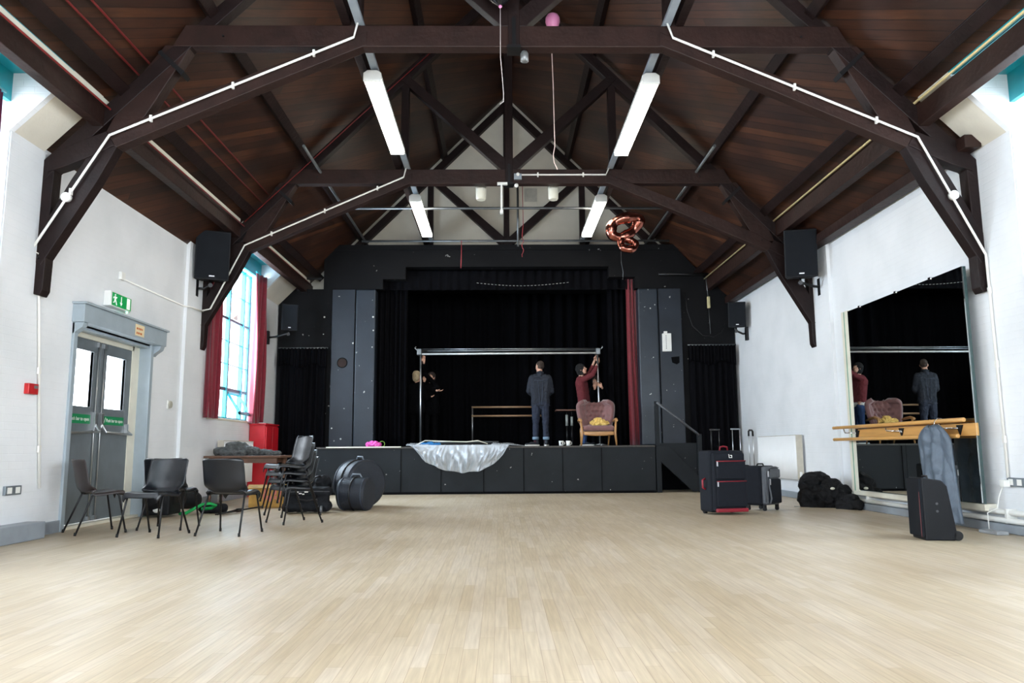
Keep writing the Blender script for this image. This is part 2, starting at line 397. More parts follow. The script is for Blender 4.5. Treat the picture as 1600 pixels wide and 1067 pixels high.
# ------------------------------------------------------------ large structure
WX = 5.06
def roofz(x): return 9.2-1.01*abs(x)
fl = MB().box(-5.6, 5.6, -6.6, 17.6, -.15, 0)
struct('floor', fl, mFLOOR, uvf=lambda c, n: (c.y, c.x))
def side_wall(s):
    mb = MB()
    def seg(y0, y1, z0, z1): mb.box(*sorted((s*WX, s*(WX+.4))), y0, y1, z0, z1)
    ops = [(y0, y1, z0, z1) for q, y0, y1, z0, z1 in WINS if q == s]
    if s < 0: ops.append((8.84, 10.8, 0, 2.33))
    ops.sort(); y = -6.4
    for (a, b, z0, z1) in ops:
        seg(y, a, 0, 4.12)
        if z0 > 0: seg(a, b, 0, z0)
        if z1 < 4: seg(a, b, z1, 4.12)
        else: mb.box(*sorted((s*WX, s*(WX+.4))), a, b, 4.72, 4.95)
        y = b
    seg(y, 17.6, 0, 4.12)
    # pilasters under each truss, with sloping heads tucked under the roof
    for ty in (8.08, 12.51):
        y0 = 7.44 if ty < 9 else 11.85; y1 = 8.45 if ty < 9 else 12.85; d = .012 if ty < 9 else .05
        mb.prism([(s*WX, .0), (s*(WX-d), .0), (s*(WX-d), 3.9), (s*(WX-d), roofz(WX-d)), (s*WX, 4.12)], 'y', y0, y1)
    # dormer cheeks: the triangle between the roof slope and the level soffit
    for (a, b, z0, z1) in ops:
        if z1 > 4:
            for q, r in ((a-.06, a+.01), (b-.01, b+.06)): mb.prism([(s*4.47, roofz(4.47)-.035), (s*5.05, roofz(5.05)-.035), (s*(WX+.6), 3.5), (s*(WX+.6), 4.80), (s*4.47, 4.80)], 'y', q, r)
    return struct('wall_left' if s < 0 else 'wall_right', mb, mWALL, uvf=uvbox)
side_wall(-1); side_wall(1)
# ceiling: boarded roof slopes, cut back over the dormer windows
def roofuv(c, n):
    s = -1 if c.x < 0 else 1; sl = abs(c.x)*1.42
    # boards run diagonally on each slope
    a = math.radians(40); return (c.y*math.cos(a)-sl*math.sin(a), c.y*math.sin(a)+sl*math.cos(a))
rb = MB()
def slope(s, y0, y1, x1):
    rb.prism([(0, roofz(0)), (s*x1, roofz(x1)), (s*x1, roofz(x1)+.12), (0, roofz(0)+.16)], 'y', y0, y1)
for s in (-1, 1):
    ops = sorted((y0, y1) for q, y0, y1, z0, z1 in WINS if q == s); y = -6.5
    for a, b in ops: slope(s, y, a, 5.6); slope(s, a, b, 4.5); y = b
    slope(s, y, 17.6, 5.6)
struct('ceiling', rb, mROOF, uvf=roofuv)
# plastered slopes between the dormers and the trusses
for k, (s, y0, y1) in enumerate(((-1, 7.42, 8.0), (1, 7.42, 8.0), (-1, 15.6, 16.86), (-1, 12.6, 13.0))):
    struct('trim_%d' % (18+k), MB().prism([(s*4.46, roofz(4.46)), (s*5.06, roofz(5.06)), (s*5.06, roofz(5.06)-.03), (s*4.46, roofz(4.46)-.03)], 'y', y0, y1), mPLAS)
# teal dormer soffits and head boards
i = 0
for q, y0, y1, z0, z1 in WINS:
    i += 1; mb = MB()
    mb.box(*sorted((q*4.46, q*(WX+.42))), y0, y1, 4.66, 4.72)
    mb.box(*sorted((q*(WX+.0), q*(WX+.05))), y0, y1, 4.36, 4.66)
    struct('trim_%d' % i, mb, mTEAL)
# end walls
gy = 17.4
g = MB().prism([(-4.12, 5.04), (4.12, 5.04), (0, roofz(0)+.1)], 'y', gy, gy+.2)
g.box(-5.3, -4.07, gy, gy+.2, 0, 5.04).box(4.07, 5.3, gy, gy+.2, 0, 5.04)
struct('wall_back', g, mPLAS, uvf=uvbox)
bw = MB(); bw.box(-5.6, -3.6, -6.6, -6.4, 0, 9.3).box(3.6, 5.6, -6.6, -6.4, 0, 9.3).box(-3.6, 3.6, -6.6, -6.4, 0, .9).box(-3.6, 3.6, -6.6, -6.4, 4.4, 9.3)
struct('wall_front', bw, mWALL, uvf=uvbox)

# stage wall: black proscenium with a stepped opening
pw = MB(); PY = 16.86
pw.box(-4.07, -2.93, PY, PY+.25, 0, 5.42).box(2.93, 5.04, PY, PY+.25, 0, 4.45).box(-5.04, -4.07, PY, PY+.25, 0, 4.42)
pw.prism([(2.93, 4.45), (4.62, 4.45), (3.74, 5.42), (2.93, 5.42)], 'y', PY, PY+.25)
pw.box(-2.93, 2.93, PY, PY+.25, 4.92, 5.42)
pw.box(-2.93, -2.26, PY+.001, PY+.249, 4.64, 4.93).box(2.28, 2.93, PY+.001, PY+.249, 4.68, 4.93)
pw.box(-2.93, -2.76, PY+.002, PY+.248, 4.42, 4.65).box(2.86, 2.93, PY+.002, PY+.248, 4.42, 4.69)
struct('wall_stage', pw, mBLK)
for nm, x0, x1, m in (('trim_9', -3.86, -3.36, mCOL), ('trim_10', 3.36, 3.86, mCOL)):
    struct(nm, MB().box(x0, x1, PY-.05, PY, .94, 4.40), m, bevel=.006)
for nm, x0, x1 in (('trim_11', -3.34, -2.90), ('trim_12', 2.90, 3.34)):
    struct(nm, MB().box(x0, x1, PY-.07, PY+.24, .94, 4.40), mGRY, bevel=.03, seg=3)
struct('trim_13', MB().box(-4.0, 4.0, PY-.02, PY+.3, 5.30, 5.42), mBLK)
# stage house interior (dark)
sh = MB().box(-4.06, -3.98, PY+.25, 21.0, 0, 4.9).box(3.98, 4.06, PY+.25, 21.0, 0, 4.9).box(-4.06, 4.06, 21.0, 21.1, 0, 5.0).box(-4.06, 4.06, PY+.25, 21.0, 4.93, 5.03)
struct('wall_stagehouse', sh, mDARK)

# stage platform
SX0, SX1, SY = -3.84, 2.94, 15.61
st = MB(); st.box(SX0, SX1, SY, PY, 0, .905).box(-3.98, 3.98, PY, 21, 0, .94)
stage = struct('trim_14', st, mBLK2)
struct('trim_15', MB().box(SX0, SX1, SY-.02, PY, .905, .94), M('worn_stage_boards', (62, 58, 54), .6, var=.3, scale=5, stretch=(6, .6, 1)), bevel=.004)
struct('trim_16', MB().box(SX0+.2, -2.15, SY-.035, SY+.02, .925, .947), mCREAM)
sj = MB()
for x in (-2.15, -1.35, -.5, .3, 1.08, 1.86): sj.box(x-.006, x+.006, SY-.012, SY, .02, .9)
sj.box(SX0, SX1, SY-.015, SY, 0, .045)
struct('trim_17', sj, mDARK)
# ------------------------------------------------------------ windows (teal steel frames), curtains, door
def window(n, s, y0, y1, z0, z1, mull, trans, casement=False):
    x = s*(WX+.22); o = MB()
    def fr(a, b, c, d, w=.05): o.box(x-w/2, x+w/2, a, b, c, d)
    fr(y0, y0+.05, z0, z1); fr(y1-.05, y1, z0, z1); fr(y0, y1, z0, z0+.05); fr(y0, y1, z1-.05, z1)
    for m in mull: fr(m-.035, m+.035, z0, z1, .08)
    w = struct('window_%d' % n, o, mTEAL, bevel=.004)
    b = MB()
    for z, h in trans: b.box(x-.02, x+.02, y0, y1, z-h/2, z+h/2)
    yy = [y0]+mull+[y1]
    mks('glazing_bar', b, mTEAL if not trans else M('dark_glazing_bar_%d' % n, (52, 84, 98), .5), w)
    mk('glass_pane', MB().box(x+s*.006-.003, x+s*.006+.003, y0+.03, y1-.03, z0+.03, z1-.03), mGLASS, w)
    # sill board
    mk('sill', MB().box(*sorted((s*(WX-.02), s*(WX+.36))), y0-.02, y1+.02, z0-.04, z0), mCREAM, w, bevel=.006)
    if casement:   # tilted open hopper pane at the foot
        h = MB(); c = Matrix.Translation((x, 0, 1.98)) @ Matrix.Rotation(math.radians(-32)*-s, 4, 'Y')
        for (a, bb, cc, d) in ((14.50, 14.55, -.5, 0), (15.1, 15.15, -.5, 0), (14.5, 15.15, -.05, 0), (14.5, 15.15, -.5, -.45)):
            h.box(-.02, .02, a, bb, cc, d, c)
        mk('hopper_casement', h, mTEAL, w)
    return w
window(1, -1, 13.0, 15.6, 1.45, 4.42, [14.42, 15.22], [(3.34, .05), (2.92, .014), (2.49, .014), (2.02, .06), (3.85, .014)], True)
for k, (s, y0, y1, z0, z1) in enumerate(WINS[1:]):
    window(k+2, s, y0, y1, z0, 4.42, [y0+1, y0+2], [(3.34, .05), (2.49, .014), (2.02, .05), (3.85, .014)])
def curtain(label, x, y0, y1, z0, z1, folds, amp, mat, group=None, taper=0, sx=1):
    def fn(u, v):
        yy0 = y0+(taper*(1-v)**2 if taper > 0 else 0); yy1 = y1+(taper*(1-v)**2 if taper < 0 else 0)
        y = yy0+(yy1-yy0)*u; a = amp*(.7+.3*math.sin(v*3+u*9))
        return (x+a*math.sin(2*PI*folds*u+.6*math.sin(v*4))+.35*a*math.sin(2*PI*folds*2.3*u+1), y, z0+(z1-z0)*v)
    mb = MB().grid(fn, folds*12, 14, .006)
    c = thing('window_curtain', label, 'curtain', (x, (y0+y1)/2, z0), group)
    mk('curtain_cloth', mb, mat, c)
    rd = MB().cyl((x-.0, y0-.03, z1+.02), (x, y1+.03, z1+.02), .012)
    mk('curtain_rail', rd, mTEAL, c); return c
G = 'crimson curtains at the side windows'
curtain('crimson curtain at the near edge of the far left window', -4.94, 12.60, 13.16, 1.42, 4.22, 4, .055, mRED, G)
curtain('crimson curtain between the far left window and the stage end', -4.94, 14.92, 15.62, 1.40, 4.34, 4, .075, mRED, G)
curtain('purple-red curtain at the extreme left edge, by the nearest truss', -4.98, 6.70, 7.17, 1.40, 4.34, 4, .05, M('plum_curtain_cloth', (92, 24, 58), .85, var=.15, scale=18), G)

# door_1: recessed double fire door with grey frame and hood
fr = MB(); DX = -5.22
fr.box(-WX-.38, -WX+.03, 8.80, 8.88, 0, 2.36).box(-WX-.38, -WX+.03, 10.76, 10.84, 0, 2.36).box(-WX-.38, -WX, 8.84, 10.8, 2.30, 2.36)
d1 = struct('door_1', fr, mFRAME, bevel=.006)
ff = MB().box(DX-.07, DX+.03, 8.86, 8.93, 0, 2.31).box(DX-.07, DX+.03, 10.56, 10.78, 0, 2.31).box(DX-.07, DX+.03, 8.9, 10.6, 2.24, 2.32)
mk('inner_frame', ff, mCREAM, d1, bevel=.004)
mk('threshold', MB().box(DX-.1, -WX-.02, 8.86, 10.78, 0, .035), mCREAM, d1, bevel=.004)
hd = MB().box(-WX, -WX+.14, 8.78, 10.98, 2.35, 2.56).box(-WX, -WX+.17, 8.76, 11.0, 2.56, 2.585)
hd.prism([(-WX, 2.35), (-WX+.13, 2.35), (-WX+.11, 2.29), (-WX+.04, 2.24), (-WX, 2.2)], 'y', 8.80, 8.90)
hd.prism([(-WX, 2.35), (-WX+.13, 2.35), (-WX+.11, 2.29), (-WX+.04, 2.24), (-WX, 2.2)], 'y', 10.84, 10.96)
h = mk('door_hood', hd, mFRAME, d1, bevel=.005)
mk('notice', MB().box(-WX+.14, -WX+.144, 10.02, 10.27, 2.38, 2.53), M('cream_notice', (232, 214, 176), .6, var=.03), h)
mOR = M('orange_lettering', (196, 104, 44), .6, var=0)
nm = MB()
for z, ws in ((2.475, (.05, .03, .045, .02)), (2.415, (.035, .05, .06))):
    y = 10.05
    for w in ws: nm.box(-WX+.144, -WX+.146, y, y+w*.85, z-.013, z+.013); y += w+.008
mk('notice_lettering', nm, mOR, d1)
for k, (y0, y1) in enumerate(((8.93, 9.735), (9.745, 10.56))):
    lf = MB(); g0, g1 = y0+.16, y1-.16
    lf.box(DX-.02, DX+.02, y0, y1, .04, 1.42).box(DX-.02, DX+.02, y0, y1, 2.10, 2.24).box(DX-.02, DX+.02, y0, g0, 1.42, 2.1).box(DX-.02, DX+.02, g1, y1, 1.42, 2.1)
    lf.box(DX-.02, DX+.021, g0-.03, g0, 1.39, 2.13).box(DX-.02, DX+.021, g1, g1+.03, 1.39, 2.13)
    L = mk('door_leaf', lf, mDOOR, d1, bevel=.004)
    mk('glass_pane', MB().box(DX-.004, DX+.004, g0-.02, g1+.02, 1.40, 2.12), mGLASS, L)
    ye = y1-.07 if k == 0 else y0+.07; yo = y0+.06 if k == 0 else y1-.06
    b = MB().tube([(DX+.035, ye, 1.24), (DX+.11, ye+(.0 if k == 0 else 0), 1.12), (DX+.11, yo, 1.10), (DX+.03, yo, 1.16)], .014)
    b.box(DX+.02, DX+.06, ye-.03, ye+.03, 1.14, 1.36).box(DX+.02, DX+.05, yo-.025, yo+.025, 1.10, 1.24)
    mk('push_bar', b, mALU, L, bevel=.003)
    mk('panic_rod', MB().cyl((DX+.035, ye, .05), (DX+.035, ye, 2.2), .008).box(DX+.02, DX+.05, ye-.02, ye+.02, 2.17, 2.23).box(DX+.02, DX+.05, ye-.02, ye+.02, .05, .1), mALU, L)
    y2 = y0+.10; sg = mk('push_sign', MB().box(DX+.0205, DX+.0225, y2+(.03 if k else 0), y2+.56+(.03 if k else 0), 1.215, 1.325), mGREEN, L)
    o = y2+(.03 if k else 0)
    textmesh('sign_text', 'Push bar to open', .062, (DX+.0235, o+.10, 1.252), (0, 1, 0), (0, 0, 1), mWHT, L)
    tk = MB().beam((DX+.0235, o+.025, 1.27), (DX+.0235, o+.045, 1.24), .002, .012).beam((DX+.0235, o+.045, 1.24), (DX+.0235, o+.085, 1.31), .002, .012)
    mk('sign_tick', tk, mWHT, L)
mk('door_skirting', MB().box(-WX, -WX+.02, 8.45, 8.80, 0, .13), mSKIRT, d1)

# skirtings and pipes
struct('baseboard_left', MB().box(-WX, -WX+.2, 4.0, 8.22, 0, .17).box(-WX, -WX+.022, 8.22, 8.79, 0, .13).box(-WX, -WX+.022, 10.85, 16.8, 0, .14), mSKIRT, bevel=.01)
struct('baseboard_right', MB().box(WX-.10, WX, 11.3, 16.8, 0, .10).box(WX-.14, WX, 4.0, 11.3, 0, .09), mSKIRT, bevel=.01)
pp = thing('heating_pipe', 'pair of white heating pipes along the foot of the right wall', 'pipes', (WX-.1, 10, .12))
for z, r, dx in ((.205, .028, .075), (.125, .028, .10)):
    mk('pipe', MB().cyl((WX-dx, 4, z), (WX-dx, 13.1, z), r, 12), mWHT, pp)
cl = MB()
for y in (7.9, 9.4, 10.9, 12.4): cl.box(WX-.12, WX-.0, y-.015, y+.015, .1, .24)
mks('pipe_clip', cl, mWHT, pp)
mRAD = M('radiator_white_enamel', (244, 245, 246), .3, var=.01)
def radiator(label, s, y0, y1, z0, z1, grp=None):
    t = thing('radiator', label, 'radiator', (s*(WX-.1), y0, 0), grp)
    for dx in (.06, .14):
        def fn(u, v): return (s*(WX-dx)-s*.006*math.cos(u*2*PI*int((y1-y0)/.066)), y0+(y1-y0)*u, z0+(z1-z0)*v)
        mk('panel', MB().grid(fn, int((y1-y0)/.066)*6, 1, .02), mRAD, t)
    mk('end_grille', MB().box(*sorted((s*(WX-.15), s*(WX-.04))), y0-.008, y0, z0, z1).box(*sorted((s*(WX-.15), s*(WX-.04))), y0, y1, z1, z1+.012), M('radiator_edge_enamel', (190, 184, 170), .5) , t)
    mk('valve', MB().cyl((s*(WX-.1), y0-.03, 0.02), (s*(WX-.1), y0-.03, z0+.08), .01).cyl((s*(WX-.1), y0-.03, z0+.05), (s*(WX-.1), y0-.03, z0+.13), .022), mWHT, t)
    return t
radiator('white panel radiator on the right wall, beyond the black clothes heap', 1, 13.3, 15.25, .33, 1.08)
radiator('white panel radiator under the far left window, behind the table', -1, 13.45, 15.05, .3, 1.05)

# ------------------------------------------------------------ roof trusses
def truss(label, Y, full=True, mat=mBEAM, mat2=mBEAMR):
    t = thing('roof_truss', label, 'roof truss', (0, Y, 4), 'dark timber roof trusses')
    T = .15
    def P(name, pts, dy=0.0, m=mat, th=T): return mk(name, MB().prism(pts, 'y', Y+dy, Y+dy+th), m, t, bevel=.008)
    P('king_post', [(-.065, 5.28), (.065, 5.28), (.065, 9.1), (-.065, 9.1)], -.012)
    if full: mk('iron_strap', MB().box(-.075, .075, Y-.02, Y+.17, 5.265, 5.30).box(-.02, .02, Y-.022, Y, 5.3, 5.62), mMETB, t)
    P('collar_beam', [(-3.75, 5.28), (3.75, 5.28), (3.62, 5.53), (-3.62, 5.53)], 0, mat2)
    for s in (-1, 1):
        def q(pts): return [(s*x, z) for x, z in pts]
        P('rafter', q([(0, 9.05), (0, 8.82), (3.6, 5.22), (5.05, 3.74), (5.05, 3.98)]) if full else q([(0, 9.05), (0, 8.82), (3.9, 4.9), (3.9, 5.12)]), .004)
        P('queen_post', q([(1.69, 5.5), (1.82, 5.5), (1.82, 7.1), (1.69, 7.2)]), .01)
        P('strut', q([(0.0, 5.52), (.13, 5.52), (1.85, 7.13), (1.75, 7.24), (0, 5.66)]), -.006, m=mat)
        if full:
            P('strut', q([(3.55, 5.28), (3.99, 4.5), (4.15, 4.28), (4.42, 4.28), (4.2, 4.78), (3.83, 5.3)]), .008, mat2)
            P('arch_brace', q([(4.28, 4.12), (2.82, 4.78), (1.62, 5.30), (1.62, 5.46), (2.83, 4.98), (4.1, 4.42), (4.45, 4.2)]), -.003, mat2)
            P('arch_brace', q([(5.08, 2.86), (5.0, 2.82), (4.48, 3.72), (4.28, 4.13), (4.5, 4.24), (4.62, 3.97), (4.74, 3.77), (5.08, 3.1)]), .003, mat)
            P('knee_brace', q([(5.0, 3.84), (4.77, 3.92), (4.54, 4.02), (4.3, 4.14), (4.4, 4.3), (4.72, 4.17), (5.0, 4.02)]), -.008, mat)
            P('wall_post', q([(5.07, 2.52), (4.99, 2.50), (4.96, 2.56), (4.93, 4.0), (5.07, 3.9)]), .006, mat)
            mk('iron_strap', MB().prism(q([(3.6, 4.98), (3.87, 5.23), (3.9, 5.20), (3.63, 4.94)]), 'y', Y-.012, Y+.16), mMETB, t)
            b = MB()
            for x, z in ((5.02, 2.9), (4.2, 4.3), (3.2, 5.4), (1.8, 5.38)): b.cyl((s*x, Y-.02, z), (s*x, Y+.0, z), .012, 8)
            mks('bolt', b, mMETB, t)
    return t
truss('nearest dark timber roof truss, arching across the top of the view', 8.0)
truss('middle dark timber roof truss, crossing in front of the gable', 12.43)
truss('dark timber truss set against the cream gable wall', gy-.16, full=False)
def purlin(label, s, x, w, h, y0=-6.4, y1=gy, grp='roof purlins', name='roof_purlin', m=mBEAM, drop=0):
    z = roofz(x)-drop; n = (s*.711, .703)
    mb = MB(); c = Vector((s*x, 0, z-h*.55))
    mb.beam((c.x, y0, c.z), (c.x, y1, c.z), w, h, up=(s*.711, 0, .703))
    return tag(mk(name, mb, m, None, bevel=.008, loc=(c.x, y0, c.z)), label, 'purlin' if name == 'roof_purlin' else 'beam', grp)
for s, side in ((-1, 'left'), (1, 'right')):
    purlin('uppermost purlin of the %s roof slope, nearest the ridge' % side, s, 1.45, .12, .15)
    purlin('middle purlin of the %s roof slope, above the end of the collar beams' % side, s, 3.36, .13, .17)
    purlin('lowest purlin of the %s roof slope, just above the window heads' % side, s, 4.28, .14, .14)
    mb = MB().box(*sorted((s*4.44, s*4.56)), -6.4, gy, 4.36, 4.60)
    tag(mk('eaves_beam', mb, mBEAMR, None, bevel=.006, loc=(s*4.5, 0, 4.48)), 'dark eaves beam along the heads of the %s windows' % side, 'beam', 'eaves beams')
    mb = MB().box(*sorted((s*1.80, s*1.90)), 0, gy, 5.54, 5.70)
    tag(mk('runner_beam', mb, mBEAM, None, bevel=.006, loc=(s*1.85, 0, 5.6)), 'dark runner beam carrying the %s row of strip lights' % side, 'beam', 'runner beams')
tag(mk('ridge_beam', MB().box(-.06, .06, -6.4, gy, 8.95, 9.17), mBEAM, None, loc=(0, 0, 9)), 'dark ridge beam at the peak of the roof', 'beam')
tag(mk('wall_plate', MB().box(4.84, 5.02, 7.85, 16.8, 4.06, 4.20), mBEAMR, None, bevel=.006, loc=(4.9, 8, 4.1)), 'dark wall plate along the top of the right wall', 'beam')
# white strip and red pipes on the left slope, thin pale pipe on the right
tag(mk('cable_trunking', MB().box(-4.50, -4.43, 0, 12.38, 4.61, 4.66).box(-4.50, -4.43, 12.62, 17.1, 4.61, 4.66), mCREAM, None, loc=(-4.46, 0, 4.63)), 'broad cream trunking strip along the foot of the left roof slope', 'trunking')
tag(mk('conduit_pipe', MB().cyl((4.42, 0, 4.63), (4.42, 17.2, 4.63), .014), M('yellowed_conduit', (206, 190, 140), .5), None, loc=(4.42, 0, 4.63)), 'thin yellowed pipe along the foot of the right roof slope', 'pipe')
mRP = M('red_oxide_pipe', (120, 34, 34), .5)
for nm, x in (('upper', 4.0), ('lower', 4.12)):
    z = roofz(x)-.07
    tag(mk('red_pipe', MB().cyl((-x, 0, z), (-x, 12.5, z), .012), mRP, None, loc=(-x, 0, z)), '%s of the two thin red pipes running along the left roof slope' % nm, 'pipe', 'thin red pipes on the left slope')
tag(mk('red_pipe', MB().cyl((-4.38, 0, 4.55), (-4.38, 17, 4.55), .01), mRP, None, loc=(-4.38, 0, 4.55)), 'thin red pipe below the cream trunking strip at the left eaves', 'pipe', 'thin red pipes on the left slope')
# red tie wire crossing the left slope up to the middle truss
tag(mk('red_cable', MB().tube([(-4.35, 12.35, 4.6), (-2.6, 12.38, 6.35), (-.9, 12.38, 8.0)], .008, 6), mRP, None, loc=(-2.6, 12.38, 6.35)), 'thin red cable rising beside the left rafter of the middle truss', 'cable')

# ------------------------------------------------------------ strip lights and trunking
for s, side in ((-1, 'left'), (1, 'right')):
    t = MB().box(*sorted((s*1.66, s*1.75)), 0, 17.1, 5.535, 5.58)
    tag(mk('lighting_trunking', t, mSKIRT, None, bevel=.003, loc=(s*1.7, 0, 5.55)), 'grey metal trunking carrying the %s row of strip lights' % side, 'trunking', 'lighting trunking')
lamp = thing('strip_light', 'big near strip light of the left row, glowing white, just behind the nearest truss', 'ceiling light', (0, 0, 0), 'fluorescent strip lights')
bd = MB().prism([(-.105, .05), (.105, .05), (.105, .10), (.06, .13), (-.06, .13), (-.105, .10)], 'y', -1.17, 1.17)
mk('lamp_body', bd, mWHT, lamp, bevel=.006)
mks('end_cap', MB().prism([(-.11, -.012), (.11, -.012), (.11, .10), (.06, .135), (-.06, .135), (-.11, .10)], 'y', -1.2, -1.165).prism([(-.11, -.012), (.11, -.012), (.11, .10), (.06, .135), (-.06, .135), (-.11, .10)], 'y', 1.165, 1.2), mWHT, lamp, bevel=.01)
mk('diffuser', MB().prism([(-.1, .05), (-.1, .0), (-.085, -.012), (.085, -.012), (.1, .0), (.1, .05)], 'y', -1.165, 1.165), mEMIT, lamp, bevel=.004)
mks('hanger', MB().box(-.04, .04, -1.0, -.85, .12, .175).box(-.04, .04, .85, 1.0, .12, .175), mWHT, lamp)
lamp.location = (-1.72, 10.14, 5.36)
dup(lamp, (1.72, 10.2, 5.36), 0, 'big near strip light of the right row, glowing white, just behind the nearest truss')
dup(lamp, (-1.70, 14.78, 5.36), 0, 'small far strip light of the left row, in front of the cream gable')
dup(lamp, (1.70, 14.8, 5.36), 0, 'small far strip light of the right row, beside the rose gold balloon')
for y in (1.0, -3.4):  # out-of-view fittings behind the camera, kept for their frontal fill light
    for s, side in ((-1, 'left'), (1, 'right')):
        dup(lamp, (s*1.7, y, 5.36), 0, 'unseen strip light of the %s row behind the camera, kept as front fill' % side)

# conduits on the trusses
mCON = M('white_enamel_conduit', (236, 234, 228), .35, var=.02)
def conduit(label, pts, r=.014, clips=None, box=None, m=mCON):
    t = thing('cable_conduit', label, 'conduit', pts[0], 'white cable conduits')
    mk('tube', MB().tube(pts, r, 8), m, t)
    if clips:
        c = MB()
        for k in range(len(pts)-1):
            a = Vector(pts[k]); b = Vector(pts[k+1]); L = (b-a).length
            for j in range(1, int(L/clips)+1):
                q = a.lerp(b, (j-.5)/max(1, int(L/clips))); c.box(q.x-.012, q.x+.012, q.y-.018, q.y+.02, q.z-.035, q.z+.035)
        if c.v: mks('clip', c, m, t)
    if box: mk('junction_box', MB().cyl((box[0], box[1]-.02, box[2]), (box[0], box[1]+.03, box[2]), .05, 16), mWHT, t)
    return t
yf = 7.965
conduit('white conduit bent along the left arm of the nearest truss and down to the socket', [(-5.03, yf+.38, .5), (-5.03, yf+.05, 2.95), (-5.08, yf, 2.98), (-4.35, yf, 4.24), (-1.76, yf, 5.37), (-1.72, yf, 5.55)], clips=.75, box=(-4.76, yf, 3.55))
conduit('white conduit bent along the right arm of the nearest truss and down the wall', [(5.03, yf-.02, .55), (5.03, yf, 2.9), (4.4, yf, 4.22), (1.76, yf, 5.37), (1.70, yf, 5.55)], clips=.75, box=(4.74, yf, 3.56))
y2 = 12.395
conduit('white conduit along the left arm of the middle truss, ending at the trunking', [(-5.0, y2, 3.13), (-4.86, y2, 3.16), (-4.35, y2, 4.22), (-1.76, y2, 5.38), (-1.72, y2, 5.55)], clips=.75)
conduit('white conduit along the right half of the middle collar beam', [(.1, y2, 5.42), (1.62, y2, 5.42), (1.68, y2, 5.55)], clips=.6)
conduit('thin white conduit from the exit sign along the left wall to the middle truss', [(-WX+.015, 9.85, 3.09), (-WX+.015, 11.84, 3.10), (-WX+.085, 11.86, 3.10), (-WX+.085, 12.4, 3.12)], .012)
# ------------------------------------------------------------ wall fittings
def rbox(mb, c, sx, sy, sz, rz=0, rx=0, ry=0):
    m = Matrix.Translation(c) @ Matrix.Rotation(rz, 4, 'Z') @ Matrix.Rotation(rx, 4, 'X') @ Matrix.Rotation(ry, 4, 'Y')
    return mb.box(-sx/2, sx/2, -sy/2, sy/2, -sz/2, sz/2, m)
# exit sign box above the door
es = thing('exit_sign', 'green and white running man exit sign box above the fire door', 'exit sign', (-4.97, 9.7, 2.76))
mk('housing', MB().box(-5.06, -4.97, 9.44, 9.98, 2.665, 2.855), mWHT, es, bevel=.01)
fx = -4.968
f_ = mk('sign_face', MB().box(-4.97, fx, 9.47, 9.965, 2.68, 2.84), M('lit_exit_green', (0, 140, 70), .4, emit=.35), es)
mSW = M('sign_white', (240, 245, 240), .4, emit=.3)
man = MB(); X0 = fx; X1 = fx+.003
def pl(pts): man.prism(pts, 'x', X0, X1)
man.cyl((X0, 9.545, 2.815), (X1, 9.545, 2.815), .013, 12)
pl([(9.525, 2.795), (9.55, 2.80), (9.565, 2.76), (9.545, 2.745), (9.53, 2.755)])
pl([(9.545, 2.75), (9.565, 2.755), (9.585, 2.725), (9.60, 2.695), (9.585, 2.69), (9.565, 2.72)])
pl([(9.53, 2.757), (9.548, 2.745), (9.53, 2.715), (9.50, 2.71), (9.50, 2.722), (9.52, 2.727)])
pl([(9.525, 2.795), (9.50, 2.785), (9.495, 2.765), (9.507, 2.765), (9.512, 2.777), (9.53, 2.782)])
pl([(9.55, 2.80), (9.58, 2.79), (9.595, 2.80), (9.59, 2.787), (9.578, 2.775), (9.555, 2.78)])
mk('running_man', man, mSW, es)
mk('arrow', MB().prism([(9.695, 2.82), (9.71, 2.82), (9.71, 2.735), (9.735, 2.745), (9.7025, 2.70), (9.67, 2.745), (9.695, 2.735)], 'x', X0, X1), mSW, es)
mk('door_symbol', MB().box(X0, X1, 9.85, 9.93, 2.69, 2.83), mSW, es)
mk('indicator_lamp', MB().ell((-4.985, 9.9, 2.655), .012, 10, 6), M('green_led', (120, 255, 190), .4, emit=6), es)
fa = thing('fire_alarm_point', 'small red fire alarm call point on the left wall', 'fire alarm', (-WX, 8.07, 1.5))
mk('case', MB().box(-5.06, -5.0, 7.98, 8.15, 1.47, 1.58), M('fire_red', (186, 30, 34), .4), fa, bevel=.006)
mk('glass_window', MB().box(-5.0, -4.996, 8.07, 8.13, 1.53, 1.56), M('grey_window', (120, 120, 120), .3), fa)
def socket(label, s, y, z):
    t = thing('wall_socket', label, 'socket', (s*WX, y, z))
    mk('plate', MB().box(*sorted((s*WX, s*(WX-.04))), y-.13, y+.13, z-.045, z+.045), M('metal_clad_grey', (118, 126, 132), .4, .4), t, bevel=.005)
    mks('outlet', MB().box(*sorted((s*(WX-.04), s*(WX-.043))), y-.10, y-.03, z-.03, z+.03).box(*sorted((s*(WX-.04), s*(WX-.043))), y+.03, y+.10, z-.03, z+.03), mWHT, t)
    return t
socket('grey metal double socket low on the left wall below the conduit', -1, 7.9, .5)
ws = socket('grey metal double socket low on the right wall with a white plug', 1, 7.83, .51)
pg = thing('charger_plug', 'white plug in the right wall socket with a lead to the floor', 'plug', (4.98, 7.93, .5))
mk('plug_body', MB().box(4.95, 5.015, 7.90, 7.97, .46, .53), mWHT, pg, bevel=.006)
mk('lead', MB().tube([(4.96, 7.94, .46), (4.90, 7.92, .36), (4.86, 7.9, .25), (4.80, 7.97, .20), (4.79, 7.95, .04)], .006, 6), mWHT, pg)
ad = thing('multiway_adaptor', 'flat grey adaptor block on the floor by the right wall pipes', 'adaptor', (4.8, 7.85, 0))
mk('case', MB().box(4.72, 4.84, 7.72, 8.02, 0, .035), M('translucent_grey_plastic', (150, 154, 158), .3), ad, bevel=.008)
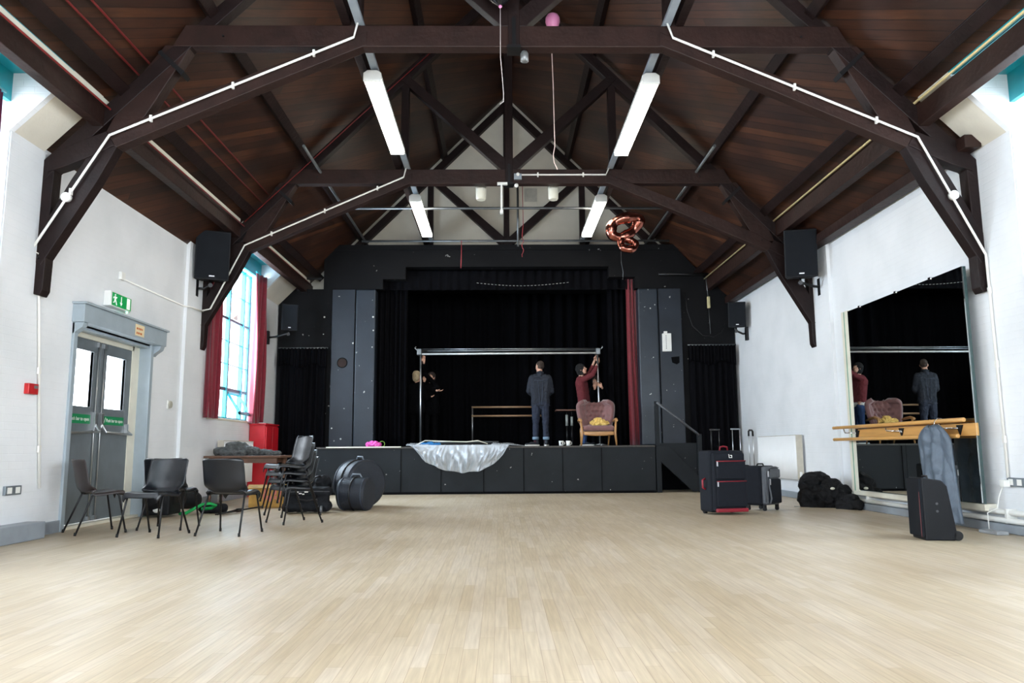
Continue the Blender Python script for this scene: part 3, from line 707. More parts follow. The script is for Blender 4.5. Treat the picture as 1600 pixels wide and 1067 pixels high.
th = thing('thermostat', 'small round grey thermostat on the left wall beside the door', 'thermostat', (-WX, 11.35, 1.56))
mk('dial', MB().cyl((-WX, 11.49, 1.56), (-WX+.04, 11.49, 1.56), .05, 20), M('beige_dial', (168, 165, 152), .4), th, bevel=.004)
mk('back_plate', MB().box(-WX, -WX+.015, 11.43, 11.55, 1.5, 1.62), mWHT, th, bevel=.003)
tag(mk('conduit_box', MB().box(-WX, -WX+.04, 9.78, 9.88, 3.07, 3.17), mWHT, None, bevel=.004, loc=(-WX, 9.8, 3.1)), 'small white junction box high on the wall above the exit sign', 'junction box')
tag(mk('vertical_pipe', MB().cyl((-WX+.03, 12.0, .14), (-WX+.03, 12.0, 3.05), .018), mWHT, None, loc=(-WX, 12.02, .2)), 'white vertical pipe on the left wall pilaster behind the chairs', 'pipe')

# wall loudspeakers
def speaker(label, c, rz, w, h, d, s, grp, br):
    t = thing('wall_speaker', label, 'loudspeaker', c, grp); C = Vector(c)
    R = Matrix.Translation(C) @ Matrix.Rotation(rz, 4, 'Z') @ Matrix.Rotation(math.radians(7), 4, 'X')
    def tr(p): return R @ Vector(p)
    mb = MB(); q = [(-w/2, -d/2), (w/2, -d/2), (w/2*.72, d/2), (-w/2*.72, d/2)]
    mb.add([tr((x, y, z)) for z in (-h/2, h/2) for x, y in q], [(3, 2, 1, 0), (4, 5, 6, 7), (0, 1, 5, 4), (1, 2, 6, 5), (2, 3, 7, 6), (3, 0, 4, 7)])
    mk('cabinet', mb, mPBLK, t, bevel=.012, seg=3)
    g = MB().box(-w/2+.015, w/2-.015, -d/2-.012, -d/2+.004, -h/2+.02, h/2-.02, R)
    mk('grille', g, M('speaker_mesh', (27, 30, 35), .75, 0, spec=.12, var=.1, bump=.4, bscale=260) if 'speaker_mesh' not in bpy.data.materials else bpy.data.materials['speaker_mesh'], t, bevel=.008, seg=3)
    mk('badge', MB().box(-.035*w/.45, .035*w/.45, -d/2-.015, -d/2-.011, -h/2+.05, -h/2+.068, R), mBADGE, t)
    wx = s*(WX-.03); wy = C.y+.12 if br is None else br; z0 = C.z-h/2
    b = MB().tube([tr((0, 0, -h/2)), tr((0, 0, -h/2-.07)), (C.x+(wx-C.x)*.6, C.y+.05, z0-.13), (wx, wy, z0-.12)], .022, 8)
    mk('bracket_arm', b, mMETB, t)
    mk('wall_plate', MB().box(*sorted((s*(WX-.055), s*(WX-.0))), wy-.05, wy+.05, z0-.26, z0+.02), mMETB, t, bevel=.004)
    mk('bracket_knob', MB().cyl(tr((.0, -.03, -h/2-.075)), tr((0, .05, -h/2-.075)), .035, 12), mMETB, t)
    return t
speaker('big black loudspeaker hanging on the left wall beside the far left window', (-4.80, 12.2, 3.98), math.radians(24), .52, .78, .40, -1, 'wall loudspeakers', 12.2)
speaker('small black loudspeaker on the left wall next to the black stage wall', (-4.55, 15.9, 3.62), math.radians(22), .33, .54, .3, -1, 'wall loudspeakers', 16.1)
speaker('big black loudspeaker hanging on the right wall in front of the middle truss foot', (4.66, 12.05, 3.95), math.radians(-14), .50, .76, .38, 1, 'wall loudspeakers', 12.2)
speaker('small black loudspeaker on the right wall next to the black stage wall', (4.79, 15.9, 3.64), math.radians(-8), .36, .53, .3, 1, 'wall loudspeakers', 16.0)

# mirror, barre, garment bag
mMIR = M('mirror_glass', (212, 218, 218), .0, 1, var=0)
mr = thing('wall_mirror', 'large frameless dance mirror on the right wall, reflecting the dark stage', 'mirror', (5.0, 9.7, .27))
for y0, y1 in ((8.20, 9.655), (9.66, 11.0)): mk('mirror_panel', MB().box(4.895, 4.91, y0, y1, .28, 2.83), mMIR, mr)
mk('backing_board', MB().box(4.91, 4.94, 8.195, 11.005, .27, 2.83), M('mirror_edge', (60, 80, 80), .4), mr)
mk('batten', MB().box(4.92, 5.06, 8.20, 11.25, .20, .27), mCREAM, mr, bevel=.004)
mk('end_board', MB().box(4.90, 5.06, 11.01, 11.23, .25, 2.85), mCREAM, mr, bevel=.003)
mk('seam_strip', MB().box(4.892, 4.90, 11.12, 11.135, .26, 2.84), M('pale_green_edge', (120, 160, 140), .3), mr)
mks('mirror_clip', MB().box(4.885, 4.94, 9.6, 9.65, 2.82, 2.845).box(4.885, 4.94, 8.8, 8.85, 2.82, 2.845).box(4.885, 4.94, 10.6, 10.65, 2.82, 2.845), mCHROME, mr)
mBARR = M('varnished_pine', (208, 156, 88), .35, var=.12, scale=3, stretch=(6, .6, 6), coat=.3)
ba = thing('ballet_barre', 'double wooden ballet barre fixed across the big mirror', 'ballet barre', (4.8, 9.7, 1.06))
mk('mounting_board', MB().box(4.865, 4.895, 8.14, 10.86, .985, 1.12), mBARR, ba, bevel=.004)
for z in (1.155, .985):
    mk('rail', MB().cyl((4.78, 8.20 if z > 1.1 else 8.33, z), (4.78, 11.46, z), .024, 14), mBARR, ba, bevel=.008)
for y in (10.86, 9.66, 8.42):
    b = mk('bracket', MB().prism([(y-.06, 1.105), (y+.06, 1.105), (y, .995)], 'x', 4.85, 4.865), mMETB, ba, bevel=.003)
    mk('support_arm', MB().tube([(4.85, y, 1.07), (4.82, y+.02, 1.07), (4.78, y+.22, 1.075), (4.775, y+.25, 1.13)], .008), mCHROME, b)
mk('bracket_logo', MB().prism([(9.63, 1.055), (9.66, 1.08), (9.69, 1.055), (9.68, 1.048), (9.66, 1.065), (9.64, 1.048)], 'x', 4.847, 4.85), mWHT, ba)
gbg = thing('garment_bag', 'blue grey zipped garment bag hanging from the ballet barre', 'garment bag', (4.72, 8.65, 1.1))
def gfn(u, v):
    # v: 0 bottom .. 1 top ; u across (Y)
    z = .06+1.03*v; hw = .33 if v < .80 else .33*math.sqrt(max(0, 1-((v-.80)/.205)**2)); hw = max(hw, .02)
    hw *= 1-.07*math.sin(v*PI)
    y = 8.66+.10*(v-.5)-.06+(2*u-1)*hw
    bul = .05*math.sin(PI*u)
    fold = .016*math.sin(u*19+v*5)+.014*math.sin(u*9-v*9)+.035*abs(noise.noise(Vector((u*5, v*7, 1))))+.02*abs(noise.noise(Vector((u*12, v*14, 4))))
    return (4.70-bul+fold*math.sin(PI*u)**.5, y, z)
mNYL = M('blue_grey_nylon', (88, 100, 114), .45, var=.1, scale=14, bump=.2, bscale=60)
mk('bag_shell', MB().grid(gfn, 36, 50, .03), mNYL, gbg)
mk('zip', MB().tube([Vector(gfn(.5, k/14))+Vector((-.008, 0, 0)) for k in range(15)], .004, 5), M('dark_zip', (40, 46, 54), .4), gbg)
mk('seam', MB().tube([Vector(gfn(k/16, .58))+Vector((-.006, 0, 0)) for k in range(17)], .004, 5), mNYL, gbg)
mk('hanger_hook', MB().tube([(4.70, 8.645, 1.08), (4.71, 8.645, 1.15), (4.745, 8.645, 1.187), (4.79, 8.645, 1.186), (4.81, 8.645, 1.165)], .004, 6), mCHROME, gbg)

# wheeled PA speaker on the floor, right
pa = thing('portable_speaker', 'black wheeled PA loudspeaker standing on the floor in front of the garment bag', 'loudspeaker', (3.95, 7.45, 0))
R = Matrix.Translation((3.955, 7.50, 0)) @ Matrix.Rotation(math.radians(-8), 4, 'Z')
def trp(l): return [R @ Vector(p) for p in l]
mb = MB(); prof = [(-.12, .0), (.145, .0), (.165, .05), (.105, .50), (.06, .555), (-.125, .585)]
vs = trp([(x, y, z) for y in (-.16, .16) for x, z in prof]); n = len(prof)
mb.add(vs, [tuple(range(n)), tuple(range(n, 2*n))[::-1]]+[(i, (i+1) % n, n+(i+1) % n, n+i) for i in range(n)])
mk('cabinet', mb, mPBLK, pa, bevel=.012, seg=3)
gr = MB(); gr.add(trp([(x, y, z) for x in (-.150, -.121) for y in (-.155, .155) for z in (.03, .57)]), [(0, 2, 3, 1), (4, 5, 7, 6), (0, 1, 5, 4), (2, 6, 7, 3), (0, 4, 6, 2), (1, 3, 7, 5)])
mk('front_grille', gr, bpy.data.materials['speaker_mesh'], pa, bevel=.008)
mk('red_stripe', MB().add(trp([(x, y, z) for x in (-.152, -.1505) for y in (-.157, -.150) for z in (.03, .45)]), [(0, 2, 3, 1), (4, 5, 7, 6), (0, 1, 5, 4), (2, 6, 7, 3), (0, 4, 6, 2), (1, 3, 7, 5)]), mREDD, pa)
for y in (-.13, .13):
    a, b = trp([(.17, y-.03, .045), (.17, y+.03, .045)]); mk('wheel', MB().cyl(a, b, .045, 20), mMETB, pa, bevel=.006)
wm = Matrix.Identity(4)
for z in (.27, .34):
    a, b = trp([(0, -.163, z), (0, -.158, z)]); mk('screw_cap', MB().cyl(a, b, .012, 12), M('mid_grey_plastic', (70, 72, 75), .5), pa)
mk('top_handle', MB().tube(trp([(-.03, -.06, .565), (-.03, -.05, .59), (-.03, .05, .59), (-.03, .06, .565)]), .01), mMETB, pa)

# ------------------------------------------------------------ plastic stacking chairs
def chair(mat, label, loc, rz, name='stacking_chair'):
    """faces -Y locally; origin on the floor"""
    t = thing(name, label, 'chair', (0, 0, 0), 'black plastic stacking chairs')
    def prof(v):      # side profile: front lip -> seat -> back top   (y, z)
        pts = [(-.243, .398), (-.222, .446), (-.15, .452), (-.03, .438), (.09, .432), (.15, .445), (.185, .49), (.205, .56), (.225, .66), (.25, .76), (.262, .795)]
        k = v*(len(pts)-1); i = min(int(k), len(pts)-2); f = k-i
        return [pts[i][j]*(1-f)+pts[i+1][j]*f for j in (0, 1)]
    def fn(u, v):
        y, z = prof(v); c = 2*u-1
        hw = .235-.02*max(0, (.15-v)/.15) if v < .5 else .235-.015*abs(v-.75)
        if v < .55 and v > .38: hw = .225
        if v > .93: hw -= .035*((v-.93)/.07)**2
        if v < .06: hw -= .02*((.06-v)/.06)**2
        sx = c*hw; e = abs(c)**3
        if v < .5: z += .020*e*(1 if v > .1 else v*10)-.045*max(0, (abs(c)-.86)/.14)
        else: y -= .06*abs(c)**2.2
        if .4 < v < .65: y -= .03*e*math.sin((v-.4)/.25*PI); z += .02*e*math.sin((v-.4)/.25*PI)
        return (sx, y, z)
    mk('seat_shell', MB().grid(fn, 20, 44, .007), mat, t)
    fm = MB()
    for s in (-1, 1):
        fm2 = MB().tube([(s*.245, -.245, .0), (s*.212, -.165, .40), (s*.205, -.14, .425), (s*.205, -.08, .428), (s*.205, .06, .424), (s*.207, .10, .41), (s*.245, .255, .0)], .0105, 8)
        mk('side_frame', fm2, mMETB, t)
        for y in (-.245, .255): mk('foot_cap', MB().cyl((s*.2455, y, 0), (s*.243, y*.985, .035), .0135, 8), mMETB, t)
    for y in (-.11, .06): mk('cross_bar', MB().cyl((-.205, y, .424), (.205, y, .424), .009, 8), mMETB, t)
    return t
mCB = M('black_polypropylene', (15, 18, 24), .3, spec=.5, var=.08, bump=.05, bscale=200)
mCBR = M('brown_black_polypropylene', (46, 38, 38), .42, var=.08, bump=.05, bscale=200)
K = .98
c1 = chair(mCBR, 'brown-black plastic chair in side view in front of the fire door', 0, 0)
c1.location = (-4.62, 8.74, 0); c1.rotation_euler = (0, 0, math.radians(50)+PI/2-math.radians(8))
c2 = chair(mCB, 'black plastic chair facing the camera, beside the brown-black one', 0, 0)
c2.location = (-3.83, 8.40, 0); c2.rotation_euler = (0, 0, math.radians(-14))
dup(c2, (-3.98, 9.14, 0), math.radians(178), 'black plastic chair facing away, mostly hidden behind the camera-facing chair')
dup(c2, (-3.06, 8.48, 0), math.radians(170), 'black plastic chair with its back to the camera, in front of the jacket table')
for k, lb in enumerate(('lowest chair of the stack of four black chairs', 'second chair up in the stack of four black chairs', 'third chair up in the stack of four black chairs', 'topmost chair of the stack of four black chairs')):
    dup(c2, (-2.70-.022*k, 9.70-.018*k, .004+.086*k), math.radians(-50), lb)

# ------------------------------------------------------------ table, jacket, red cabinet
mTW = M('worn_brown_oak', (104, 72, 54), .5, var=.25, scale=6, stretch=(1, 5, 1))
tb = thing('wooden_table', 'old brown wooden table against the left wall under the window', 'table', (-4.4, 13.0, 0))
mk('table_top', MB().box(-4.99, -3.74, 12.75, 13.5, .765, .80), mTW, tb, bevel=.006)
mk('apron', MB().box(-4.93, -3.82, 12.82, 12.85, .68, .765).box(-4.93, -3.82, 13.40, 13.43, .68, .765), mTW, tb)
for x in (-4.9, -3.86):
    for y in (12.86, 13.38):
        pr = [(.018, 0), (.026, .04), (.02, .08)]+[(.02+.010*(i % 2), .1+i*.028) for i in range(16)]+[(.03, .57), (.032, .765)]
        mk('leg', MB().lathe(pr, (x, y, 0), 14), mTW, tb)
jb = MB()
for a, b, r1, r2 in (((-4.86, 13.0, .87), (-4.6, 13.02, .87), .065, .075), ((-4.62, 12.98, .88), (-4.45, 13.08, .94), .08, .075), ((-4.5, 13.05, .90), (-4.2, 12.98, .87), .08, .06),
                     ((-4.3, 13.0, .86), (-4.0, 13.05, .845), .065, .045), ((-4.0, 12.95, .84), (-3.83, 12.98, .835), .042, .032), ((-4.75, 12.92, .845), (-4.4, 12.9, .84), .045, .045), ((-4.5, 13.15, .86), (-4.15, 13.2, .85), .07, .05)):
    capsule(jb, a, b, r1, r2)
capsule(jb, (-4.66, 13.0, .95), (-4.52, 13.02, .97), .07, .06)
mFUR = M('grey_fur_cloth', (84, 86, 86), .95, var=.35, scale=22, bump=.9, bscale=60)
tag(blob('fur_coat', jb, mFUR, None, .012, 2, .012, 14, loc=(-4.4, 13, .8)), 'grey fur-trimmed coat lying in a heap on the old wooden table', 'coat')
cab = thing('red_cabinet', 'tall red painted cabinet against the left wall beside the stage', 'cabinet', (-4.86, 15.6, 0))
mRC = M('red_gloss_paint', (190, 28, 40), .35, var=.12, scale=4)
mk('carcass', MB().box(-5.05, -4.745, 15.2, 16.05, 0, 1.38), mRC, cab, bevel=.006)
mk('cabinet_top', MB().box(-5.05, -4.72, 15.17, 16.08, 1.38, 1.41), mRC, cab, bevel=.006)
for y0, y1 in ((15.22, 15.62), (15.63, 16.03)):
    d = mk('cabinet_door', MB().box(-4.745, -4.72, y0, y1, .06, 1.35), mRC, cab, bevel=.004)
    mk('knob', MB().ell((-4.705, y1-.04 if y0 < 15.5 else y0+.04, .75), .014, 10, 6), mMETB, d)
tag(mk('paper_sheet', MB().box(-4.98, -4.80, 15.3, 15.8, 1.41, 1.425), mWHT, None, loc=(-4.9, 15.5, 1.41)), 'white papers lying on top of the red cabinet', 'papers')

# ------------------------------------------------------------ luggage and instrument cases, left
cb = thing('cardboard_box', 'yellow-brown cardboard box with pink printing under the chair stack', 'box', (-3.9, 12.4, 0))
mCARD = M('yellow_brown_card', (176, 136, 66), .7, var=.25, scale=9)
mk('carton', rbox(MB(), (-3.78, 12.45, .16), .62, .36, .31, .1), mCARD, cb, bevel=.006)
mk('flap', rbox(MB(), (-3.80, 12.30, .325), .60, .16, .008, .1, .3), mCARD, cb)
pm = MB(); rr = random.Random(3)
for k in range(16): rbox(pm, (-3.72+rr.uniform(-.13, .13), 12.264+rr.uniform(-.002, .002), .17+rr.uniform(-.08, .09)), rr.uniform(.012, .04), .006, rr.uniform(.02, .09), .1)
mk('printed_pattern', pm, M('pink_print', (206, 120, 110), .7), cb)
def suitcase_soft(name, label, cat, c, sx, sy, sz, rz, mat, r=.05, grp=None):
    t = thing(name, label, cat, c, grp); R = Matrix.Translation(c) @ Matrix.Rotation(rz, 4, 'Z')
    return t, R
mBAG = M('black_bag_fabric', (21, 23, 28), .7, spec=.2, var=.2, scale=14, bump=.2, bscale=160)
hb, R = suitcase_soft('holdall', 'black wheeled holdall lying under the stack of four chairs', 'bag', (-2.88, 11.25, 0), 0, 0, 0, math.radians(8), mBAG)
def cap4(mb, R, x0, x1, y0, y1, z0, z1, r):
    for z in (z0+r, z1-r):
        for y in (y0+r, y1-r): capsule(mb, R @ Vector((x0+r, y, z)), R @ Vector((x1-r, y, z)), r, r)
    mb.box(x0+r*.6, x1-r*.6, y0+r*.3, y1-r*.3, z0+r*.3, z1-r*.3, R)
b = MB(); cap4(b, R, -.38, .30, -.17, .17, .02, .36, .07); blob('bag_body', b, mBAG, hb, .012, 3, .006, 9)
mk('handle', MB().tube([R @ Vector(p) for p in ((-.17, -.17, .24), (-.14, -.205, .20), (-.02, -.215, .18), (.08, -.205, .20), (.11, -.17, .24))], .012), mMETB, hb)
for x in (.17, -.30): mk('wheel', MB().cyl(R @ Vector((x-.015, -.185, .06)), R @ Vector((x+.015, -.185, .06)), .05, 16), M('grey_wheel_rubber', (96, 100, 104), .5) if x > 0 else mMETB, hb)
mk('zip', MB().tube([R @ Vector(p) for p in ((-.36, -.165, .30), (0, -.178, .31), (.28, -.165, .30))], .005), M('grey_zip', (80, 82, 86), .4, .4), hb)
lb = MB()
for x, z, w in ((-.20, .30, .03), (-.16, .28, .04), (-.08, .30, .05), (-.12, .27, .03)): rbox(lb, R @ Vector((x+.04, -.183, z)), w, .004, .016)
mk('luggage_tag', lb, mWHT, hb)
def drum(name, label, c, ax, r, h, mat):
    """hooped soft drum case: cylinder with axis ax, standing on its shell"""
    t = thing(name, label, 'drum case', (c[0], c[1], 0), 'soft black drum cases'); A = Vector(ax).normalized()
    q = A.to_track_quat('Z', 'Y').to_matrix().to_4x4(); cc = Vector((c[0], c[1], r+.005))
    pr = [(r*.90, -h/2), (r*.985, -h/2+.012), (r, -h/2+.04), (r, h/2-.04), (r*.985, h/2-.012), (r*.90, h/2)]
    mb = MB().lathe(pr, cc, 40, q); mk('case_shell', mb, mat, t)
    for k in (-1, 1):
        hp = MB().tube([cc+q @ Vector((r*1.003*math.cos(a), r*1.003*math.sin(a), k*(h/2-.045))) for a in [2*PI*i/40 for i in range(40)]], .008, 6, closed=True)
        mk('piping', hp, M('blue_black_piping', (44, 52, 66), .5) if 'blue_black_piping' not in bpy.data.materials else bpy.data.materials['blue_black_piping'], t)
    st = MB(); side = A.cross(Vector((0, 0, 1))).normalized()
    pts = [cc+side*(r+.004)*math.sin(a)+Vector((0, 0, 1))*(r+.004)*math.cos(a) for a in [math.radians(x) for x in range(-170, 171, 10)]]
    mk('strap', MB().tube(pts, .014, 6), mMETB, t)
    mk('carry_handle', MB().tube([cc+A*x+Vector((0, 0, z)) for x, z in ((-.09, r), (-.06, r+.05), (.06, r+.05), (.09, r))], .012), M('silver_handle_pad', (120, 130, 142), .4) if 'silver_handle_pad' not in bpy.data.materials else bpy.data.materials['silver_handle_pad'], t)
    return t
mDC = M('blue_black_padded_nylon', (31, 36, 45), .5, spec=.4, var=.15, scale=8, bump=.25, bscale=90)
drum('drum_case', 'big round black bass drum case leaning by the stage front', (-2.38, 12.35), (.72, -.69, 0), .36, .42, mDC)
drum('drum_case', 'small round black drum case in front of the big bass drum case', (-2.30, 11.62), (1, -.28, 0), .235, .44, mDC)
bb = MB(); capsule(bb, (-3.12, 12.25, .22), (-2.94, 12.1, .34), .17, .15); capsule(bb, (-2.95, 12.0, .12), (-2.86, 11.95, .38), .11, .12); capsule(bb, (-3.1, 12.2, .12), (-2.88, 11.95, .12), .11, .1)
cbg = thing('cymbal_bag', 'slumped black shoulder bag between the holdall and the drum cases', 'bag', (-2.8, 12.2, 0))
blob('bag_body', bb, mBAG, cbg, .014, 3, .018, 7)
mk('shoulder_strap', MB().tube([(-3.12, 12.05, .34), (-3.0, 11.95, .46), (-2.90, 11.88, .50), (-2.80, 11.88, .40)], .014), mMETB, cbg)

# black instrument case and green strap behind the left chairs
gc = thing('instrument_case', 'black rounded instrument case by the wall behind the left chairs', 'case', (-4.8, 11.0, 0))
g1 = MB(); capsule(g1, (-4.80, 10.75, .24), (-4.76, 11.05, .24), .22, .20); capsule(g1, (-4.78, 11.1, .20), (-4.62, 11.45, .18), .13, .13)
g1.box(-4.97, -4.6, 10.6, 11.0, .03, .42)
blob('case_body', g1, mPBLK, gc, .014, 4)
mks('latch', MB().ell((-4.90, 10.585, .28), .016, 10, 6).ell((-4.76, 10.585, .28), .016, 10, 6), mBADGE, gc)
mk('white_label', MB().ell((-4.76, 10.585, .10), (.05, .008, .035), 16, 8), mWHT, gc)
gs = thing('green_strap', 'bright green strap bundle on the floor behind the left chairs', 'strap', (-4.4, 11.1, 0))
mGS = M('bright_green_webbing', (14, 168, 84), .6, var=.15)
mk('webbing', MB().tube([(-4.62, 11.0, .02), (-4.52, 10.98, .03), (-4.42, 11.02, .09), (-4.34, 11.08, .14), (-4.24, 11.1, .15), (-4.18, 11.15, .12), (-4.25, 11.2, .08), (-4.38, 11.15, .07)], .022, 8), mGS, gs)
bp = MB(); capsule(bp, (-4.38, 11.25, .07), (-4.12, 11.3, .07), .07, .06)
tag(blob('small_pouch', bp, mBAG, None, .012, 2, .01, 10, loc=(-4.3, 11.25, 0)), 'small black pouch on the floor beside the bright green strap', 'pouch')
ms = thing('folded_stand', 'folded black music stand lying on the floor behind the chairs', 'stand', (-3.9, 11.5, 0))
mk('tube', MB().tube([(-4.02, 10.85, .03), (-3.86, 11.9, .03), (-3.78, 12.0, .04)], .012), mMETB, ms)
for k, (a, b) in enumerate((((-4.03, 10.82, .02), (-3.92, 11.35, .05)), ((-3.97, 10.80, .03), (-3.90, 11.35, .03)), ((-4.08, 10.88, .015), (-3.93, 11.38, .02)))):
    mk('leg', MB().tube([a, b], .009), mMETB, ms)
mk('clamp', MB().cyl((-3.93, 11.3, .035), (-3.91, 11.42, .035), .028, 10), mMETB, ms)

# ------------------------------------------------------------ suitcases, right
mSUIT = M('dark_navy_suitcase_fabric', (26, 29, 36), .7, spec=.15, var=.12, scale=20, bump=.15, bscale=300)
mSR = M('crimson_suitcase_trim', (134, 20, 38), .5, var=.08)
sc_ = thing('large_suitcase', 'large dark upright suitcase with crimson piping and foot strip', 'suitcase', (2.84, 10.45, 0))
Q = Matrix.Translation((2.83, 10.50, 0)) @ Matrix.Rotation(math.radians(14), 4, 'Z')
mk('shell', MB().box(-.26, .26, -.11, .20, .03, .84, Q), mSUIT, sc_, bevel=.035, seg=5)
mk('front_panel', MB().box(-.235, .245, -.155, -.10, .045, .81, Q), mSUIT, sc_, bevel=.03, seg=4)
mk('lower_pocket', MB().box(-.20, .24, -.185, -.14, .10, .445, Q), mSUIT, sc_, bevel=.018, seg=3)
mk('upper_pocket', MB().box(-.20, .24, -.18, -.14, .46, .71, Q), mSUIT, sc_, bevel=.018, seg=3)
for z in (.435, .70): mk('red_piping', MB().tube([Q @ Vector((x, -.187, z+.008*(x))) for x in (-.20, -.07, .07, .235)], .007), mSR, sc_)
mk('red_foot_strip', MB().box(-.215, .25, -.192, -.14, .035, .085, Q), mSR, sc_, bevel=.014, seg=3)
for x, z in ((-.19, .425), (-.19, .69)): mk('zip_pull', MB().box(x-.008, x+.008, -.198, -.188, z-.055, z+.005, Q), mBADGE, sc_)
mk('top_zip_pull', MB().tube([Q @ Vector(p) for p in ((-.0, -.165, .79), (.0, -.175, .745), (.04, -.175, .745), (.04, -.172, .775), (.015, -.172, .775))], .006), mWHT, sc_)
mk('side_handle', MB().tube([Q @ Vector(p) for p in ((-.26, .02, .33), (-.30, .02, .35), (-.30, .02, .45), (-.26, .02, .47))], .013), mSR, sc_)
for x in (-.06, .06): mk('handle_tube', MB().cyl(Q @ Vector((x, .17, .82)), Q @ Vector((x, .17, 1.12)), .008), mMETB, sc_)
mk('handle_grip', MB().box(-.075, .075, .158, .182, 1.11, 1.135, Q), mMETB, sc_, bevel=.006)
mk('top_handle', MB().tube([Q @ Vector(p) for p in ((-.01, .05, .84), (.0, .05, .885), (.05, .05, .895), (.10, .05, .885), (.11, .05, .84))], .012), mSR, sc_)
for x in (-.2, .2): mk('wheel', MB().cyl(Q @ Vector((x-.02, .16, .035)), Q @ Vector((x+.02, .16, .035)), .035, 16), mMETB, sc_)
s2 = thing('cabin_suitcase', 'smaller grey and black four-wheeled suitcase beside the large one', 'suitcase', (3.55, 11.1, 0))
Q = Matrix.Translation((3.555, 11.10, 0)) @ Matrix.Rotation(math.radians(38), 4, 'Z')
mSG = M('mid_grey_suitcase_fabric', (92, 96, 102), .6, var=.1, scale=20)
mk('shell', MB().box(-.19, .19, -.10, .17, .07, .62, Q), mSUIT, s2, bevel=.04, seg=5)
mk('front_panel', MB().box(-.165, .175, -.17, -.08, .08, .61, Q), mSG, s2, bevel=.035, seg=5)
mk('front_pocket', MB().box(-.115, .165, -.205, -.15, .10, .44, Q), mSUIT, s2, bevel=.025, seg=4)
mk('top_pocket', MB().box(-.105, .16, -.20, -.15, .45, .575, Q), mSG, s2, bevel=.022, seg=4)
mk('pocket_zip', MB().tube([Q @ Vector(p) for p in ((-.12, -.19, .45), (-.10, -.195, .575), (-.06, -.195, .592), (.12, -.195, .592))], .006), mMETB, s2)
mk('side_trim', MB().tube([Q @ Vector(p) for p in ((-.15, -.165, .56), (-.165, -.165, .50), (-.165, -.165, .12))], .012), mSG, s2)
mk('curved_trim', MB().tube([Q @ Vector(p) for p in ((-.13, -.198, .43), (-.135, -.2, .33), (-.115, -.205, .24), (-.10, -.205, .17), (-.12, -.195, .10))], .012), mSG, s2)
for x, z in ((-.12, .44), (-.155, .55)): mk('zip_pull', MB().box(x-.01, x+.01, -.212, -.20, z-.08, z, Q), mBADGE, s2)
mk('top_handle', MB().tube([Q @ Vector(p) for p in ((-.08, .02, .62), (-.06, .02, .645), (.06, .02, .645), (.08, .02, .62))], .011), mMETB, s2)
for x in (-.055, .055): mk('handle_tube', MB().cyl(Q @ Vector((x, .15, .60)), Q @ Vector((x*.92, .15, 1.08)), .005), mALU, s2)
mk('handle_grip', MB().tube([Q @ Vector(p) for p in ((-.052, .15, 1.04), (-.05, .15, 1.11), (-.03, .15, 1.125), (.03, .15, 1.125), (.05, .15, 1.11), (.052, .15, 1.04))], .014), mMETB, s2)
for x in (-.15, .15):
    for y in (-.12, .14):
        w = mk('caster', MB().cyl(Q @ Vector((x-.012, y, .028)), Q @ Vector((x+.012, y, .028)), .028, 14), mMETB, s2)
        mk('caster_fork', MB().box(x-.018, x+.018, y-.02, y+.02, .035, .085, Q), mMETB, w)
s3 = thing('black_trolley_case', 'black case hidden behind the two suitcases, with a thin silver pull handle', 'suitcase', (3.42, 11.8, 0))
Q = Matrix.Translation((3.42, 11.80, 0)) @ Matrix.Rotation(math.radians(5), 4, 'Z')
mk('shell', MB().box(-.19, .17, -.10, .10, .03, .62, Q), mBAG, s3, bevel=.03, seg=4)
for x in (-.02, .10): mk('handle_tube', MB().cyl(Q @ Vector((x, .08, .6)), Q @ Vector((x, .08, 1.16)), .005), mALU, s3)
mk('handle_grip', MB().box(-.045, .11, .07, .09, 1.15, 1.17, Q), mSKIRT, s3, bevel=.005)

# black clothes heap by the right wall
hp = MB(); rr = random.Random(11)
for a, b, r1, r2 in (((4.52, 11.75, .14), (4.60, 11.85, .34), .14, .13), ((4.6, 11.8, .36), (4.8, 11.95, .36), .12, .12), ((4.7, 11.6, .12), (4.85, 11.7, .26), .14, .14), ((4.85, 11.75, .15), (4.95, 11.6, .20), .14, .12),
                     ((4.45, 11.7, .06), (4.9, 11.5, .05), .06, .06), ((4.9, 11.45, .09), (4.92, 11.2, .10), .09, .07), ((4.8, 11.3, .05), (4.95, 11.05, .06), .05, .06), ((4.93, 11.2, .12), (4.9, 11.12, .17), .07, .04), ((4.62, 11.65, .20), (4.8, 11.55, .18), .10, .09)):
    capsule(hp, Vector(a)-Vector((.10, .10, 0)), Vector(b)-Vector((.10, .10, 0)), r1, r2)
mHEAP = M('black_jacket_cloth', (11, 11, 14), .75, spec=.25, var=.3, scale=12, bump=.3, bscale=40)
tag(blob('clothes_heap', hp, mHEAP, None, .012, 1, .040, 5.5, loc=(4.7, 11.6, 0)), 'heap of black coats and bags dumped by the foot of the right wall', 'clothes')
tag(mk('paper_scrap', MB().ell((4.65, 11.32, .28), (.035, .02, .02), 10, 6), mCREAM, None, loc=(4.75, 11.43, .27)), 'small pale scrap lying on the heap of black coats', 'scrap')
mSTRAP = M('pale_buckle_strap', (150, 148, 144), .5)
tag(mk('loose_strap', MB().tube([(4.2, 11.65, .006), (4.4, 11.62, .008), (4.42, 11.68, .03), (4.44, 11.63, .09), (4.50, 11.60, .05), (4.55, 11.58, .03)], .007), mSTRAP, None, loc=(4.4, 11.6, 0)), 'thin pale strap trailing on the floor from the black clothes heap', 'strap')
